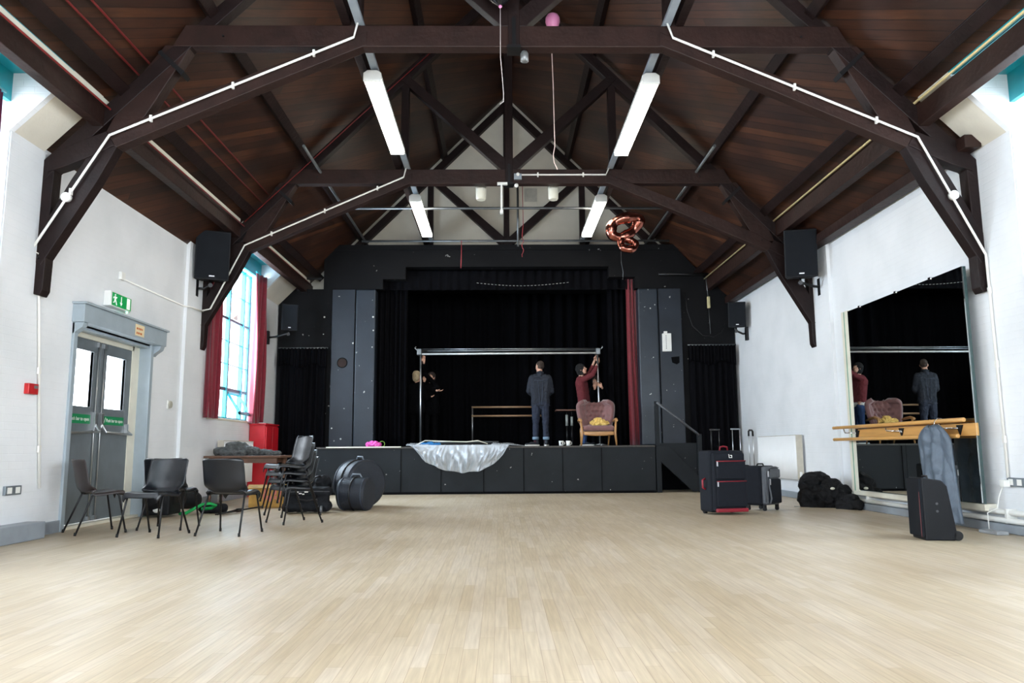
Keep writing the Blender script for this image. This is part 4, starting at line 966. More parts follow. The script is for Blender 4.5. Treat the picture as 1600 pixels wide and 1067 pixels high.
# ------------------------------------------------------------ stage drapes and doorway curtains
def drape(name, label, cat, x0, x1, y, z0, z1, folds, amp, mat, grp=None, flare=0, valance=False, top=None):
    t = thing(name, label, cat, ((x0+x1)/2, y, z0), grp)
    def fn(u, v):
        e = flare*(1-v)**2; x = x0-(0 if flare > 0 else -e*0)+(x1+max(0, flare)*(1-v)**2-x0)*u+min(0, flare)*(1-v)**2*(1-u)
        a = amp*(.75+.25*math.sin(v*4+u*7))
        return (x, y+a*math.sin(2*PI*folds*u+.5*math.sin(v*3))+.3*a*math.sin(2*PI*folds*1.7*u+2), z0+(z1-z0)*v)
    mk('drape_cloth', MB().grid(fn, max(12, folds*10), 12, .008), mat, t)
    if valance:
        def f2(u, v):
            return (x0-.02+(x1-x0+.04)*u, y-.06+.022*math.sin(2*PI*folds*2*u)+.012*math.sin(2*PI*folds*3.3*u), z1-.36+.39*v+(.05*math.sin(u*11)*(1-v)))
        mk('valance', MB().grid(f2, folds*16, 5, .006), mat, t)
        mk('curtain_pole', MB().cyl((x0-.03, y-.05, z1+.03), (x1+.03, y-.05, z1+.03), .014), mSTEEL, t)
    return t
GD = 'black stage drapes'
drape('stage_drape', 'black side drape just inside the left edge of the stage opening', 'stage curtain', -3.05, -2.25, 17.3, .94, 4.9, 7, .055, mDRAPE, GD)
drape('stage_drape', 'wide black back drape closing the rear of the stage', 'stage curtain', -3.95, 3.95, 19.9, .94, 4.9, 26, .07, mDRAPE, GD)
drape('stage_drape', 'black side drape behind the red curtain at the right of the stage', 'stage curtain', 2.35, 3.3, 17.75, .94, 4.9, 7, .05, mDRAPE, GD)
drape('stage_border', 'black border drape across the top of the stage opening', 'stage curtain', -3.2, 3.2, 17.15, 4.45, 4.9, 30, .02, mDRAPE)
drape('red_stage_curtain', 'dark red velvet curtain drawn to the right side of the stage opening', 'stage curtain', 2.70, 2.93, 17.12, .95, 4.85, 3, .06, mREDD, None, flare=.14)
tag(drape('doorway_curtain', 'black curtain with valance over the doorway left of the stage', 'curtain', -4.93, -3.93, 16.72, .02, 3.05, 7, .04, mDRAPE, None, valance=True), group='black doorway curtains')
tag(drape('doorway_curtain', 'black curtain with valance over the doorway at the top of the stage steps', 'curtain', 3.97, 4.97, 16.72, .02, 3.08, 7, .04, mDRAPE, None, valance=True), group='black doorway curtains')
mb = MB()
for k in range(26):
    u = k/25; x = -.68+2.03*u; z = 4.60-.07*math.sin(PI*u); mb.beam((x, 17.08, z), (x+.045, 17.08, z-.07*math.cos(PI*u)*.1), .012, .012)
tag(mk('curtain_track', mb, M('pale_track_glides', (130, 130, 128), .5), None, loc=(.3, 17.08, 4.6)), 'sagging line of pale curtain glides under the top of the stage opening', 'curtain track')
# marks on the proscenium
rh = thing('speaker_hole', 'round dark hole with a brown grille in the left stage column', 'grille', (-3.6, 16.8, 2.77))
mk('rim', MB().tube([(-3.61+.105*math.cos(a), 16.805, 2.77+.105*math.sin(a)) for a in [2*PI*i/28 for i in range(28)]], .012, 6, closed=True), mBLK, rh)
mk('grille_disc', MB().cyl((-3.61, 16.80, 2.77), (-3.61, 16.811, 2.77), .10, 28), M('dark_brown_mesh', (48, 34, 30), .9, bump=.5, bscale=200), rh)
tag(mk('hole_shade_patch', MB().prism([(3.60, 2.86), (3.78, 2.88), (3.78, 2.74), (3.72, 2.70), (3.62, 2.74)], 'y', 16.802, 16.812), mDARK, None, loc=(3.68, 16.8, 2.8)), 'flat patch painted black like a small ragged hole, low on the right stage column', 'hole')  # flat plate on the column; the hole's shade is put into its colour
sw = thing('dimmer_box', 'white vertical switch box on the right stage column', 'switch box', (3.50, 16.72, 3.2))
mk('case', MB().box(3.41, 3.60, 16.72, 16.81, 2.98, 3.38), mWHT, sw, bevel=.008)
mks('rocker_switch', (lambda m: [m.box(3.475, 3.49, 16.712, 16.72, 3.04+k*.045, 3.06+k*.045) for k in range(7)] and m)(MB()), mMETB, sw)
mk('conduit_stub', MB().box(3.45, 3.52, 16.75, 16.8, 3.38, 3.43), mWHT, sw)
cd = thing('hanging_connector', 'yellowed connector hanging on a black cord at the right of the stage wall', 'connector', (4.45, 16.7, 3.95))
mk('body', MB().box(4.415, 4.475, 16.66, 16.72, 3.93, 4.19), M('yellowed_plastic', (196, 186, 140), .5), cd, bevel=.01)
mk('cord', MB().tube([(4.42, 16.74, 4.66), (4.44, 16.7, 4.19)], .01).tube([(4.445, 16.7, 3.93), (4.46, 16.7, 3.36)], .006), mSTEEL, cd)
tag(mk('slack_cable', MB().tube([(3.95, 16.78, 4.3), (3.98, 16.76, 3.9), (4.08, 16.75, 3.55), (4.3, 16.74, 3.33), (4.55, 16.74, 3.30), (4.72, 16.74, 3.40), (4.80, 16.74, 3.6)], .009, 6), mMETB, None, loc=(4.3, 16.75, 3.5)), 'slack black cable looping across the right stage wall', 'cable')
tag(mk('rig_bar', MB().cyl((3.35, 16.66, 4.69), (4.55, 16.66, 4.69), .028, 10), mMETB, None, loc=(3.9, 16.66, 4.69)), 'short black lighting bar at the upper right of the stage wall', 'pipe')
tag(mk('side_batten', MB().box(-4.62, -4.56, 16.70, 16.76, 4.35, 4.55).box(-4.60, -4.1, 16.78, 16.80, 4.62, 4.66), mMETB, None, loc=(-4.4, 16.78, 4.6)), 'short dark batten at the upper left corner of the stage wall', 'batten')
ck = MB()
for (x, z, r) in ((-4.02, 3.78, .02), (-4.03, 3.40, .012), (-4.03, 3.10, .014), (-2.95, 3.78, .022), (-2.94, 3.48, .018), (-2.96, 3.11, .016), (-3.38, 3.2, .02), (3.17, 3.95, .016), (-3.8, 1.35, .018), (-3.6, 1.12, .02)):
    ck.ell((x, 16.79 if abs(x) > 3.4 or abs(x) < 2.9 else 16.785, z), (r, .012, r), 10, 6)
for k, o in enumerate(mks('paint_chip', ck, M('bare_plaster_chip', (200, 200, 196), .8), None)): o['kind'] = 'structure'; o.name = 'trim_%d' % (30+k)
# stage steps on the right
ss = thing('stage_steps', 'black wooden steps with a handrail going down from the right end of the stage', 'steps', (3.4, 15.9, 0))
mk('stringer', MB().prism([(2.96, .93), (2.96, .60), (3.06, .60), (3.68, .02), (3.90, .02), (3.90, .22), (3.20, .93)], 'y', 15.61, 15.66), mBLK2, ss, bevel=.004)
mk('leg', MB().box(2.96, 3.06, 15.60, 15.67, 0, .62), mBLK2, ss, bevel=.004)
mk('side_panel', MB().box(3.06, 3.9, 16.70, 16.74, 0, .9), mDARK, ss)
for k in range(4):
    x0 = 3.02+.215*k; mk('tread', MB().box(x0, x0+.26, 15.66, 16.7, .70-.19*k, .735-.19*k), mBLK2, ss, bevel=.004)
mk('newel_post', MB().box(2.96, 3.04, 15.60, 15.67, .93, 1.82), mBLK2, ss, bevel=.005)
mk('newel_post', MB().box(3.80, 3.89, 15.60, 15.67, 0, 1.16), mBLK2, ss, bevel=.005)
mk('side_board', MB().prism([(3.04, .98), (3.80, .98), (3.80, .33), (3.72, .30), (3.04, .93)], 'y', 15.67, 15.70), mBLK2, ss)
mk('handrail', MB().cyl((3.0, 15.60, 1.80), (3.84, 15.60, 1.13), .026, 10), M('worn_black_rail', (66, 68, 72), .4, var=.3, scale=20), ss)

# ------------------------------------------------------------ lighting rig pipes and things hung in the roof
def pipe(label, a, b, r=.024): return tag(mk('rig_pipe', MB().cyl(a, b, r, 10), mSTEEL, None, loc=a), label, 'pipe', 'scaffold pipes of the lighting rig')
pipe('upper horizontal scaffold pipe crossing in front of the gable', (-3.14, 14.2, 5.42), (3.02, 14.2, 5.42))
pipe('lower horizontal scaffold pipe just above the black stage wall', (-3.2, 16.6, 5.44), (3.6, 16.6, 5.44))
pipe('scaffold pipe running lengthwise under the left roof slope', (-3.15, 11.3, 5.48), (-3.15, 17.2, 5.48))
pipe('scaffold pipe running lengthwise under the right roof slope', (3.15, 11.3, 5.48), (3.15, 17.2, 5.48))
pipe('vertical scaffold pole in the middle of the gable', (.23, 15.98, 5.15), (.23, 15.98, 6.5))
for x, sd in ((-.48, 'left'), (.76, 'right')):
    t = thing('ceiling_projector', 'white cylindrical fitting hanging under the middle collar beam, %s of the king post' % sd, 'ceiling fitting', (x, 12.75, 5.35), 'white cylindrical fittings')
    mk('drum', MB().lathe([(.07, 5.10), (.082, 5.12), (.088, 5.28), (.088, 5.33)], (x, 12.75, 0), 24), mCREAM, t)
    mk('cap', MB().lathe([(.09, 5.33), (.095, 5.36), (.06, 5.385)], (x, 12.75, 0), 24), mMETB, t)
    mk('stem', MB().box(x-.02, x+.02, 12.60, 12.77, 5.38, 5.41).box(x-.02, x+.02, 12.56, 12.6, 5.38, 5.45), mMETB, t)
t = thing('hanging_bracket', 'white T-shaped bracket hanging beside the king post', 'bracket', (-.13, 12.38, 5.2))
mk('stem', MB().box(-.145, -.115, 12.37, 12.40, 4.80, 5.27), mWHT, t); mk('arm', MB().box(-.20, -.03, 12.36, 12.41, 5.24, 5.28), mWHT, t); mk('foot', MB().box(-.155, -.105, 12.36, 12.41, 4.74, 4.81), mWHT, t)
t = thing('beam_socket', 'grey junction box on the middle collar beam beside the king post', 'junction box', (.12, 12.36, 5.38))
mk('case', MB().box(.08, .21, 12.38, 12.43, 5.34, 5.44), mSKIRT, t, bevel=.005); mk('dome', MB().ell((.145, 12.37, 5.42), .03, 12, 8), mWHT, t)
tag(mk('round_sensor', MB().ell((.12, 12.38, 5.23), .035, 14, 10), mWHT, None, loc=(.12, 12.38, 5.23)), 'small white round sensor just below the middle collar beam', 'sensor')
tag(mk('pulley', MB().lathe([(.02, 5.15), (.045, 5.16), (.045, 5.25), (.03, 5.28)], (.12, 8.1, 0), 16), M('dull_glass', (120, 122, 122), .3, .4), None, loc=(.12, 8.1, 5.2)), 'small grey glass fitting under the centre of the nearest collar beam', 'fitting')
tag(mk('wall_notice', MB().box(.42, .72, 17.385, 17.4, 6.6, 6.92), M('faded_vent_grille', (178, 174, 164), .7, bump=.6, bscale=30), None, loc=(.57, 17.39, 6.7)), 'faded square vent on the cream gable wall', 'vent')
# balloons
pk = thing('balloon', 'pink balloon floating above the nearest collar beam', 'balloon', (.66, 11.0, 7.3))
mPK = M('pink_latex', (238, 150, 196), .3, var=.05)
mk('balloon_skin', MB().lathe([(.004, 7.155), (.012, 7.17), (.05, 7.21), (.09, 7.27), (.112, 7.34), (.108, 7.40), (.085, 7.445), (.045, 7.47), (.002, 7.478)], (.66, 11, 0), 28), mPK, pk)
mk('ribbon', MB().tube([(.66, 11, 7.15), (.64, 11, 6.86), (.655, 11, 6.3), (.66, 11, 5.7), (.665, 11, 5.35), (.64, 11, 5.22), (.65, 11, 5.1), (.70, 11, 4.99)], .0075, 6), M('pale_pink_ribbon', (240, 214, 206), .5), pk)
dk = thing('balloon', 'dark foil balloon with yellow print at the very top of the view', 'balloon', (-.16, 7.7, 5.7))
mk('balloon_skin', MB().lathe([(.004, 5.58), (.02, 5.60), (.08, 5.64), (.16, 5.73), (.20, 5.85), (.18, 5.98), (.1, 6.06), (.002, 6.09)], (-.16, 7.72, 0), 28), M('black_foil', (22, 22, 26), .25, .5), dk)
mY = M('yellow_print', (226, 210, 40), .5); mb = MB(); rr = random.Random(5)
for k in range(16):
    a = rr.uniform(-2.6, -.6); z = rr.uniform(5.64, 5.76); r = .085+(z-5.64)*.75+.006
    c = Vector((-.16+r*math.cos(a), 7.72+r*math.sin(a), z)); mb.tube([c, c+Vector((rr.uniform(-.03, .03), 0, rr.uniform(.0, .03))), c+Vector((rr.uniform(-.03, .03), -.0, rr.uniform(-.02, .03)))], .007, 5)
mk('yellow_scribble', mb, mY, dk)
mk('knot', MB().ell((-.15, 7.70, 5.575), (.02, .014, .02), 10, 6), mPK, dk)
mk('string', MB().tube([(-.15, 7.7, 5.56), (-.15, 7.7, 5.0), (-.13, 7.7, 4.75), (-.12, 7.7, 4.60), (-.12, 7.7, 4.5), (-.16, 7.7, 4.47)], .004, 5), M('white_string', (210, 200, 196), .6), dk)
fo = thing('foil_balloon', 'crumpled rose gold foil number balloon floating by the right of the gable', 'balloon', (2.2, 14.0, 4.8))
mRG = M('rose_gold_foil', (164, 100, 86), .2, 1, var=.05, bump=.15, bscale=5)
def cr(pts, n=6):
    out = []; k = len(pts)
    for i in range(k):
        p0, p1, p2, p3 = [Vector(pts[(i+j-1) % k]) for j in range(4)]
        for q in range(n):
            t_ = q/n; out.append(.5*((2*p1)+(p2-p0)*t_+(2*p0-5*p1+4*p2-p3)*t_*t_+(3*p1-p0-3*p2+p3)*t_**3))
    return out
pts = cr([(1.93, 14.0, 4.86), (1.96, 13.98, 5.03), (2.12, 13.95, 5.13), (2.33, 13.95, 5.16), (2.46, 13.98, 5.12), (2.38, 14.03, 4.97), (2.25, 14.03, 4.85), (2.08, 14.02, 4.79)])
rs = [.098+.012*math.sin(i*.55)+.003*math.sin(i*2.1) for i in range(len(pts))]
mk('upper_loop', MB().tube(pts, rs, 14, closed=True), mRG, fo)
pts = cr([(2.12, 14.0, 4.74), (2.10, 13.98, 4.62), (2.20, 13.96, 4.55), (2.33, 13.98, 4.57), (2.36, 14.0, 4.68), (2.25, 14.02, 4.75)])
mk('lower_loop', MB().tube(pts, [.072+.008*math.sin(i*.9) for i in range(len(pts))], 12, closed=True), mRG, fo)
mk('string', MB().tube([(2.10, 14, 4.52), (2.10, 14, 4.3), (2.13, 14, 4.12), (2.12, 14, 3.98)], .004, 5), mSTEEL, fo)
mRIB = M('red_curling_ribbon', (170, 60, 66), .5)
tag(mk('ribbon', MB().tube([(.33, 15.9, 6.5), (.34, 15.9, 5.6), (.315+.0, 15.9, 5.35)]+[(.325+.02*math.sin(k*1.5), 15.9, 5.3-.05*k) for k in range(9)], .007, 5), mRIB, None, loc=(.33, 15.9, 5.5)), 'thin red ribbon hanging down beside the vertical scaffold pole', 'ribbon')
tag(mk('ribbon', MB().tube([(-1.0, 16.5, 5.42), (-1.0, 16.5, 5.1), (-1.01, 16.5, 4.8)], .009, 5), mRIB, None, loc=(-1, 16.5, 5)), 'short red ribbon hanging from the lower scaffold pipe, left of centre', 'ribbon')

# ------------------------------------------------------------ things on the stage
# plastic sheet draped over the stage edge
mSHEET = M('crinkled_clear_plastic', (236, 242, 248), .2, var=.06, scale=9, bump=1.0, bscale=18, alpha=.4, coat=.8)
ps = thing('plastic_sheet', 'crinkled translucent plastic sheet hanging over the front edge of the stage', 'plastic sheet', (-.95, 15.6, .95))
def shf(u, v):   # v 0 at the stage edge, 1 at the hem
    x = -2.0+2.04*u; c = 2*u-1
    dp = .54*max(0, 1-abs((u-.56)/(.56 if u < .56 else .44))**2.1)**.62
    if u < .1: dp = max(dp, .15*math.sin(PI*min(1, u/.1)))
    q = (u+.06*math.sin(v*3)*(.5-u))
    ridge = abs(noise.noise(Vector((q*13, v*1.6, 2))))+.6*abs(noise.noise(Vector((q*27+v*2, v*2.4, 7))))
    xx = x-(x+.80)*.10*v+.012*math.sin(u*40)*v
    zz = .968-dp*v+.012*math.sin(u*33)*v
    yy = 15.575-.015-.17*ridge*min(1, v*2+.1)-.06*math.sin(PI*v)
    return (xx, yy, zz)
mk('hanging_part', MB().grid(shf, 140, 30, .003), mSHEET, ps)
sb = MB()
def lay(u, v):
    x = -2.05+2.42*u; y = 15.57+.42*v; h = .02+.05*math.sin(PI*v)*(.6+.6*abs(noise.noise(Vector((u*9, v*4, 3)))))*(1.2 if u < .2 or u > .7 else .35)
    if u > .85: h *= (1-u)/.15
    return (x, y, .945+h)
mk('crumpled_part', MB().grid(lay, 60, 10, .003), mSHEET, ps)
ff_ = thing('folded_canopy', 'folded bundle of dark bars and blue cloth lying on the plastic sheet', 'bundle', (-.95, 15.8, .98))
for k, (x0, x1, z) in enumerate(((-1.72, -.35, 1.01), (-1.6, -.2, 1.035), (-1.5, -.5, 1.0))):
    mk('bar', MB().cyl((x0, 15.75+.06*k, z), (x1, 15.72+.08*k, z-.005), .014), mMETB if k != 1 else mSTEEL, ff_)
mk('pale_edging', MB().tube([(-1.86, 15.66, .97), (-1.68, 15.68, 1.06), (-1.0, 15.70, 1.035), (-.85, 15.7, 1.03), (-.62, 15.7, 1.055), (-.42, 15.68, .99)], .010, 6), mCREAM, ff_)
bl = MB(); capsule(bl, (-1.78, 15.72, .98), (-1.55, 15.72, 1.0), .035, .04); capsule(bl, (-1.62, 15.70, .975), (-1.4, 15.74, .985), .03, .03)
blob('blue_cloth', bl, M('bright_blue_cloth', (24, 108, 168), .6), ff_, .008, 1, .01, 20)
# pink bag
pb = thing('pink_bag', 'small pink bag with a green handle loop near the left end of the stage', 'bag', (-2.7, 15.8, .94))
b = MB(); capsule(b, (-2.84, 15.8, .99), (-2.62, 15.8, .985), .05, .045); capsule(b, (-2.77, 15.8, 1.01), (-2.68, 15.8, 1.01), .05, .045)
blob('bag_body', b, M('hot_pink_cloth', (238, 84, 172), .6, var=.4, scale=26), pb, .008, 1, .012, 22)
mk('handle_loop', MB().tube([(-2.56+.055*math.cos(a), 15.8, 1.0+.055*math.sin(a)) for a in [2*PI*i/18 for i in range(18)]], .007, 6, closed=True), M('lime_green_cord', (120, 160, 60), .6), pb)
# free-standing barre
mRW = M('pale_barre_wood', (186, 150, 116), .4, var=.1)
fb = thing('portable_barre', 'free-standing ballet barre with two pale rails at the back of the stage', 'ballet barre', (0, 17.7, .94))
for z in (1.84, 1.64): mk('rail', MB().cyl((-.82, 17.7, z), (.86, 17.7, z), .021, 12), mRW, fb)
for x in (-.80, .84):
    mk('upright', MB().cyl((x, 17.7, .97), (x, 17.7, 1.86), .016), mALU, fb)
    mk('foot', MB().cyl((x, 17.45, .962), (x, 17.95, .962), .018), mALU, fb)
# backdrop frame held by the people
bf = thing('backdrop_frame', 'wide aluminium backdrop frame being assembled by the people on stage', 'frame', (0, 16.85, .94))
mk('front_rail', MB().cyl((-1.93, 16.8, 2.955), (2.0, 16.8, 2.965), .021, 12), M('white_tube', (214, 216, 214), .3, .2), bf)
mk('rear_rail', MB().cyl((-1.95, 16.93, 3.035), (2.03, 16.93, 3.05), .024, 12), mSTEEL, bf)
mk('rear_rail', MB().cyl((-1.95, 16.97, 3.085), (2.03, 16.97, 3.085), .008, 8), mALU, bf)
mk('upright', MB().cyl((-1.885, 16.8, .96), (-1.90, 16.8, 2.95), .019, 12), mALU, bf)
mk('upright', MB().cyl((1.99, 16.8, .96), (1.975, 16.8, 2.95), .019, 12), mALU, bf)
for x in (-1.93, 1.99):
    mk('corner_clamp', MB().box(x-.05, x+.05, 16.76, 16.98, 2.93, 3.07), mSTEEL, bf, bevel=.012)
    mk('clamp_lever', MB().tube([(x-.05 if x < 0 else x+.05, 16.8, 3.04), (x-.10 if x < 0 else x+.10, 16.8, 3.09), (x-.07 if x < 0 else x+.09, 16.8, 3.12)], .010), mALU, bf)
    mk('base_foot', MB().tube([(x-.16, 16.8, .955), (x, 16.8, .975), (x+.16, 16.8, .955)], .013).tube([(x, 16.62, .955), (x, 16.8, .975), (x, 16.98, .955)], .013), mALU, bf)
bf.location = (.007, 17.5, .94); bf.scale = (1.0387, 1, 1.0387)
fb.location = (.015, 19.2, .94); fb.scale = (1.085, 1.085, 1.085)
# folding table with stands
ft = thing('small_table', 'small brown-topped table with two black legs behind the armchair', 'table', (1.32, 17.1, .94))
mk('table_top', MB().box(1.06, 1.72, 16.95, 17.35, 1.705, 1.735), M('brown_table_top', (108, 66, 48), .5), ft, bevel=.004)
for x in (1.30, 1.41):
    mk('leg', MB().cyl((x, 17.05, .94), (x-.0, 17.05, 1.40), .017), mMETB, ft)
    mk('leg_sleeve', MB().cyl((x, 17.05, 1.38), (x, 17.05, 1.62 if x < 1.35 else 1.58), .026), M('frosted_sleeve', (170, 176, 172), .4) if 'frosted_sleeve' not in bpy.data.materials else bpy.data.materials['frosted_sleeve'], ft)
    mk('leg_top', MB().cyl((x, 17.05, 1.58), (x, 17.05, 1.705), .010), mMETB, ft)
for k, (x, lb) in enumerate(((1.07, 'white mug with a dark mark at the stage edge, left one of two'), (1.215, 'white mug at the stage edge, nearer the armchair'))):
    m_ = thing('mug', lb, 'mug', (x, 15.8, .94), 'white mugs at the stage edge')
    mk('mug_body', MB().lathe([(.036, .941), (.042, .945), (.047, 1.04), (.043, 1.04), (.038, .955), (.001, .95)], (x, 15.8, 0), 24), mWHT, m_)
    mk('mug_handle', MB().tube([(x+.043, 15.8, 1.02), (x+.07, 15.8, 1.01), (x+.07, 15.8, .975), (x+.042, 15.8, .965)], .006), mWHT, m_)
    if k == 0:
        mk('mug_mark', MB().box(x-.012, x+.014, 15.752, 15.756, .97, 1.015), M('mug_print', (40, 40, 44), .5), m_)
# armchair
ac = thing('armchair', 'mauve buttoned armchair with pale wooden arms at the front of the stage', 'armchair', (1.84, 16.12, .94))
mMAU = M('mauve_brown_velvet', (124, 86, 85), .85, var=.15, scale=14, sheen=.4, bump=.1, bscale=80)
mWD = M('honey_beech', (182, 134, 84), .35, var=.12, scale=5, coat=.2)
AX, AY, AZ = 1.84, 16.12, .94
def back(u, v):
    c = 2*u-1; hw = .262+.075*math.sin(min(1, v*1.25)*PI/2)
    if v > .86: hw -= .10*((v-.86)/.14)**2
    x = c*hw; y = .13+.16*v-.20*abs(c)**2.4*(.5+.5*v)
    z = .40+.48*v+(.03*(1-c*c) if v > .8 else 0)
    tuft = 0
    for i in range(3):
        for j in range(5 if i % 2 == 0 else 4):
            uc = (.2+.15*j) if i % 2 == 0 else (.275+.15*j); vc = .86-.22*i
            tuft += .050*math.exp(-(((u-uc)/.05)**2+((v-vc)/.07)**2))
    y += tuft+.012*abs(math.sin(c*9))
    return (AX+x, AY+y, AZ+z)
mk('backrest', MB().grid(back, 60, 44, .085), mMAU, ac)
bt = MB()
for i in range(3):
    for j in range(5 if i % 2 == 0 else 4):
        uc = (.2+.15*j) if i % 2 == 0 else (.275+.15*j); p = Vector(back(uc, .86-.22*i)); bt.ell(p-Vector((0, .004, 0)), .010, 8, 6)
mks('button', bt, mMAU, ac)
b = MB(); b.box(AX-.29, AX+.29, AY-.30, AY+.22, AZ+.30, AZ+.40)
for x in (-.27, .27): capsule(b, (AX+x, AY-.28, AZ+.35), (AX+x, AY+.2, AZ+.35), .06, .06)
capsule(b, (AX-.27, AY-.28, AZ+.35), (AX+.27, AY-.28, AZ+.35), .06, .06); capsule(b, (AX-.15, AY-.1, AZ+.37), (AX+.15, AY+.0, AZ+.37), .07, .07)
blob('seat_cushion', b, mMAU, ac, .012, 4)
mk('seat_rail', MB().grid(lambda u, v: (AX+(2*u-1)*.30, AY-.33-.02*(1-(2*u-1)**2), AZ+.215+.065*v-.02*(1-(2*u-1)**2)), 16, 2, -.025), mWD, ac)
mk('seat_frame', MB().box(AX-.31, AX+.31, AY-.31, AY+.25, AZ+.245, AZ+.285), mWD, ac, bevel=.008)
for s in (-1, 1):
    mk('front_leg', MB().tube([(AX+s*.36, AY-.33, AZ), (AX+s*.335, AY-.32, AZ+.25), (AX+s*.36, AY-.30, AZ+.50)], [.016, .026, .02], 10), mWD, ac)
    mk('rear_leg', MB().tube([(AX+s*.29, AY+.40, AZ), (AX+s*.30, AY+.28, AZ+.25), (AX+s*.31, AY+.24, AZ+.35)], [.016, .024, .02], 10), mWD, ac)
    mk('armrest', MB().tube([(AX+s*.365, AY-.37, AZ+.505), (AX+s*.375, AY-.20, AZ+.535), (AX+s*.37, AY+.0, AZ+.52), (AX+s*.35, AY+.20, AZ+.49)], [.026, .032, .028, .02], 10), mWD, ac)
yc = MB()
for a, b_, r in (((1.74, 16.0, 1.405), (1.86, 16.02, 1.42), .045), ((1.90, 16.02, 1.43), (2.03, 16.06, 1.405), .045), ((1.75, 15.94, 1.375), (2.0, 15.94, 1.375), .022), ((1.80, 16.1, 1.46), (1.92, 16.1, 1.47), .045), ((1.98, 16.05, 1.44), (2.06, 16.04, 1.40), .03)): capsule(yc, a, b_, r, r*.8)
tag(blob('yellow_cloth', yc, M('yellow_gold_cloth', (240, 196, 112), .7, var=.3, scale=24), None, .009, 1, .022, 16, loc=(1.86, 16.05, 1.4)), 'crumpled yellow cloth lying on the seat of the mauve armchair', 'cloth')

# ------------------------------------------------------------ people
mSK = M('skin', (206, 158, 134), .5, var=.08, scale=20)
mEYE = M('eye_white', (230, 228, 222), .3, var=0); mIRIS = M('iris_brown', (50, 34, 26), .3, var=0); mLIP = M('lip', (168, 98, 88), .5, var=.05)
def basis(f):
    f = Vector(f).normalized(); r = f.cross(Vector((0, 0, 1))).normalized(); u = r.cross(f).normalized()
    return r, f, u
def hand(mb, w, d, n, side, curl=.5, L=1.0, grip=False):
    """palm and five fingers from wrist w; d along the fingers, n out of the palm, side +-1 = thumb side along d x n"""
    w = Vector(w); d = Vector(d).normalized(); n = Vector(n); n = (n-d*n.dot(d)).normalized(); s = d.cross(n)*side
    for o in (-.027, -.009, .009, .027):
        capsule(mb, w+s*o*.6+d*.005, w+s*o+d*.082*L, .015, .012, 8)
    for k, (o, ln) in enumerate(((.030, .072), (.011, .082), (-.009, .076), (-.029, .060))):
        p = w+s*o+d*.084*L; dd = d.copy(); a = curl*(1+.12*k)
        for seg, fr in enumerate((.45, .31, .24)):
            rot = Quaternion(d.cross(n), a if seg else a*.6); dd = rot @ dd
            q = p+dd*ln*fr*L+s*(o*.10); capsule(mb, p, q, .0088-.001*seg, .0082-.001*seg, 7); p = q
    t0 = w+s*.026+d*.022*L; t1 = t0+(s*.75+d*.65+n*.25).normalized()*.036; t2 = t1+(s*.25+d*.9+n*.4).normalized()*.030; t3 = t2+(d*.8+n*.5-s*.1).normalized()*.022
    capsule(mb, t0, t1, .014, .0105, 8); capsule(mb, t1, t2, .0105, .0095, 8); capsule(mb, t2, t3, .0095, .008, 8)
def head(mb, c, f, k=1.0):
    r, f, u = basis(f); c = Vector(c); Mx = Matrix((r, f, u)).transposed()
    def P(a, b, d): return c+(r*a+f*b+u*d)*k
    mb.ell(P(0, -.012, .028), (.074*k, .094*k, .088*k), 20, 14, Mx)           # cranium
    mb.ell(P(0, .022, -.030), (.060*k, .066*k, .078*k), 18, 12, Mx)           # face
    capsule(mb, P(-.022, .050, -.088), P(.022, .050, -.088), .024*k, .024*k, 10)   # chin
    capsule(mb, P(0, .082, .012), P(0, .102, -.022), .010*k, .016*k, 8)            # nose
    capsule(mb, P(-.034, .074, .026), P(.034, .074, .026), .013*k, .013*k, 8)      # brow
    capsule(mb, P(-.018, .079, -.052), P(.018, .079, -.052), .010*k, .010*k, 8)    # mouth mound
    for s in (-1, 1):
        mb.ell(P(s*.074, -.008, -.008), (.011*k, .020*k, .032*k), 10, 8, Mx)      # ear
        mb.ell(P(s*.040, .056, -.022), (.022*k, .022*k, .020*k), 10, 8, Mx)       # cheek
    return P, Mx
def face_parts(P, Mx, parent, k=1.0):
    for s in (-1, 1):
        e = mk('eye', MB().ell(P(s*.030, .078, .006), (.013, .009, .008), 12, 8, Mx), mEYE, parent)
        mk('iris', MB().ell(P(s*.030, .0855, .006), (.005, .003, .005), 8, 6, Mx), mIRIS, e)
    mk('lips', MB().ell(P(0, .088, -.053), (.022, .006, .007), 12, 8, Mx), mLIP, parent)
def hair_cap(mb, P, Mx, k=1.0, drop=.0, front=.0, puff=0):
    mb.ell(P(0, -.026, .040), ((.080+puff)*k, (.092+puff)*k, (.086+puff)*k), 20, 14, Mx)
    if drop: mb.ell(P(0, -.050, .0-drop*.5), ((.072+puff)*k, (.062+puff)*k, (.06+drop)*k), 18, 12, Mx)
def torso(mb, levels, n=7, fl=None):
    """levels: (centre, lateral unit*halfwidth vector, radius)"""
    for (c0, h0, r0), (c1, h1, r1) in zip(levels, levels[1:]):
        c0, h0, c1, h1 = map(Vector, (c0, h0, c1, h1))
        for k in range(n):
            t_ = -1+2*k/(n-1); capsule(mb, c0+h0*t_, c1+h1*t_, r0, r1, 12)
def limb(mb, pts, rs, n=12):
    for i in range(len(pts)-1): capsule(mb, pts[i], pts[i+1], rs[i], rs[i+1], n)
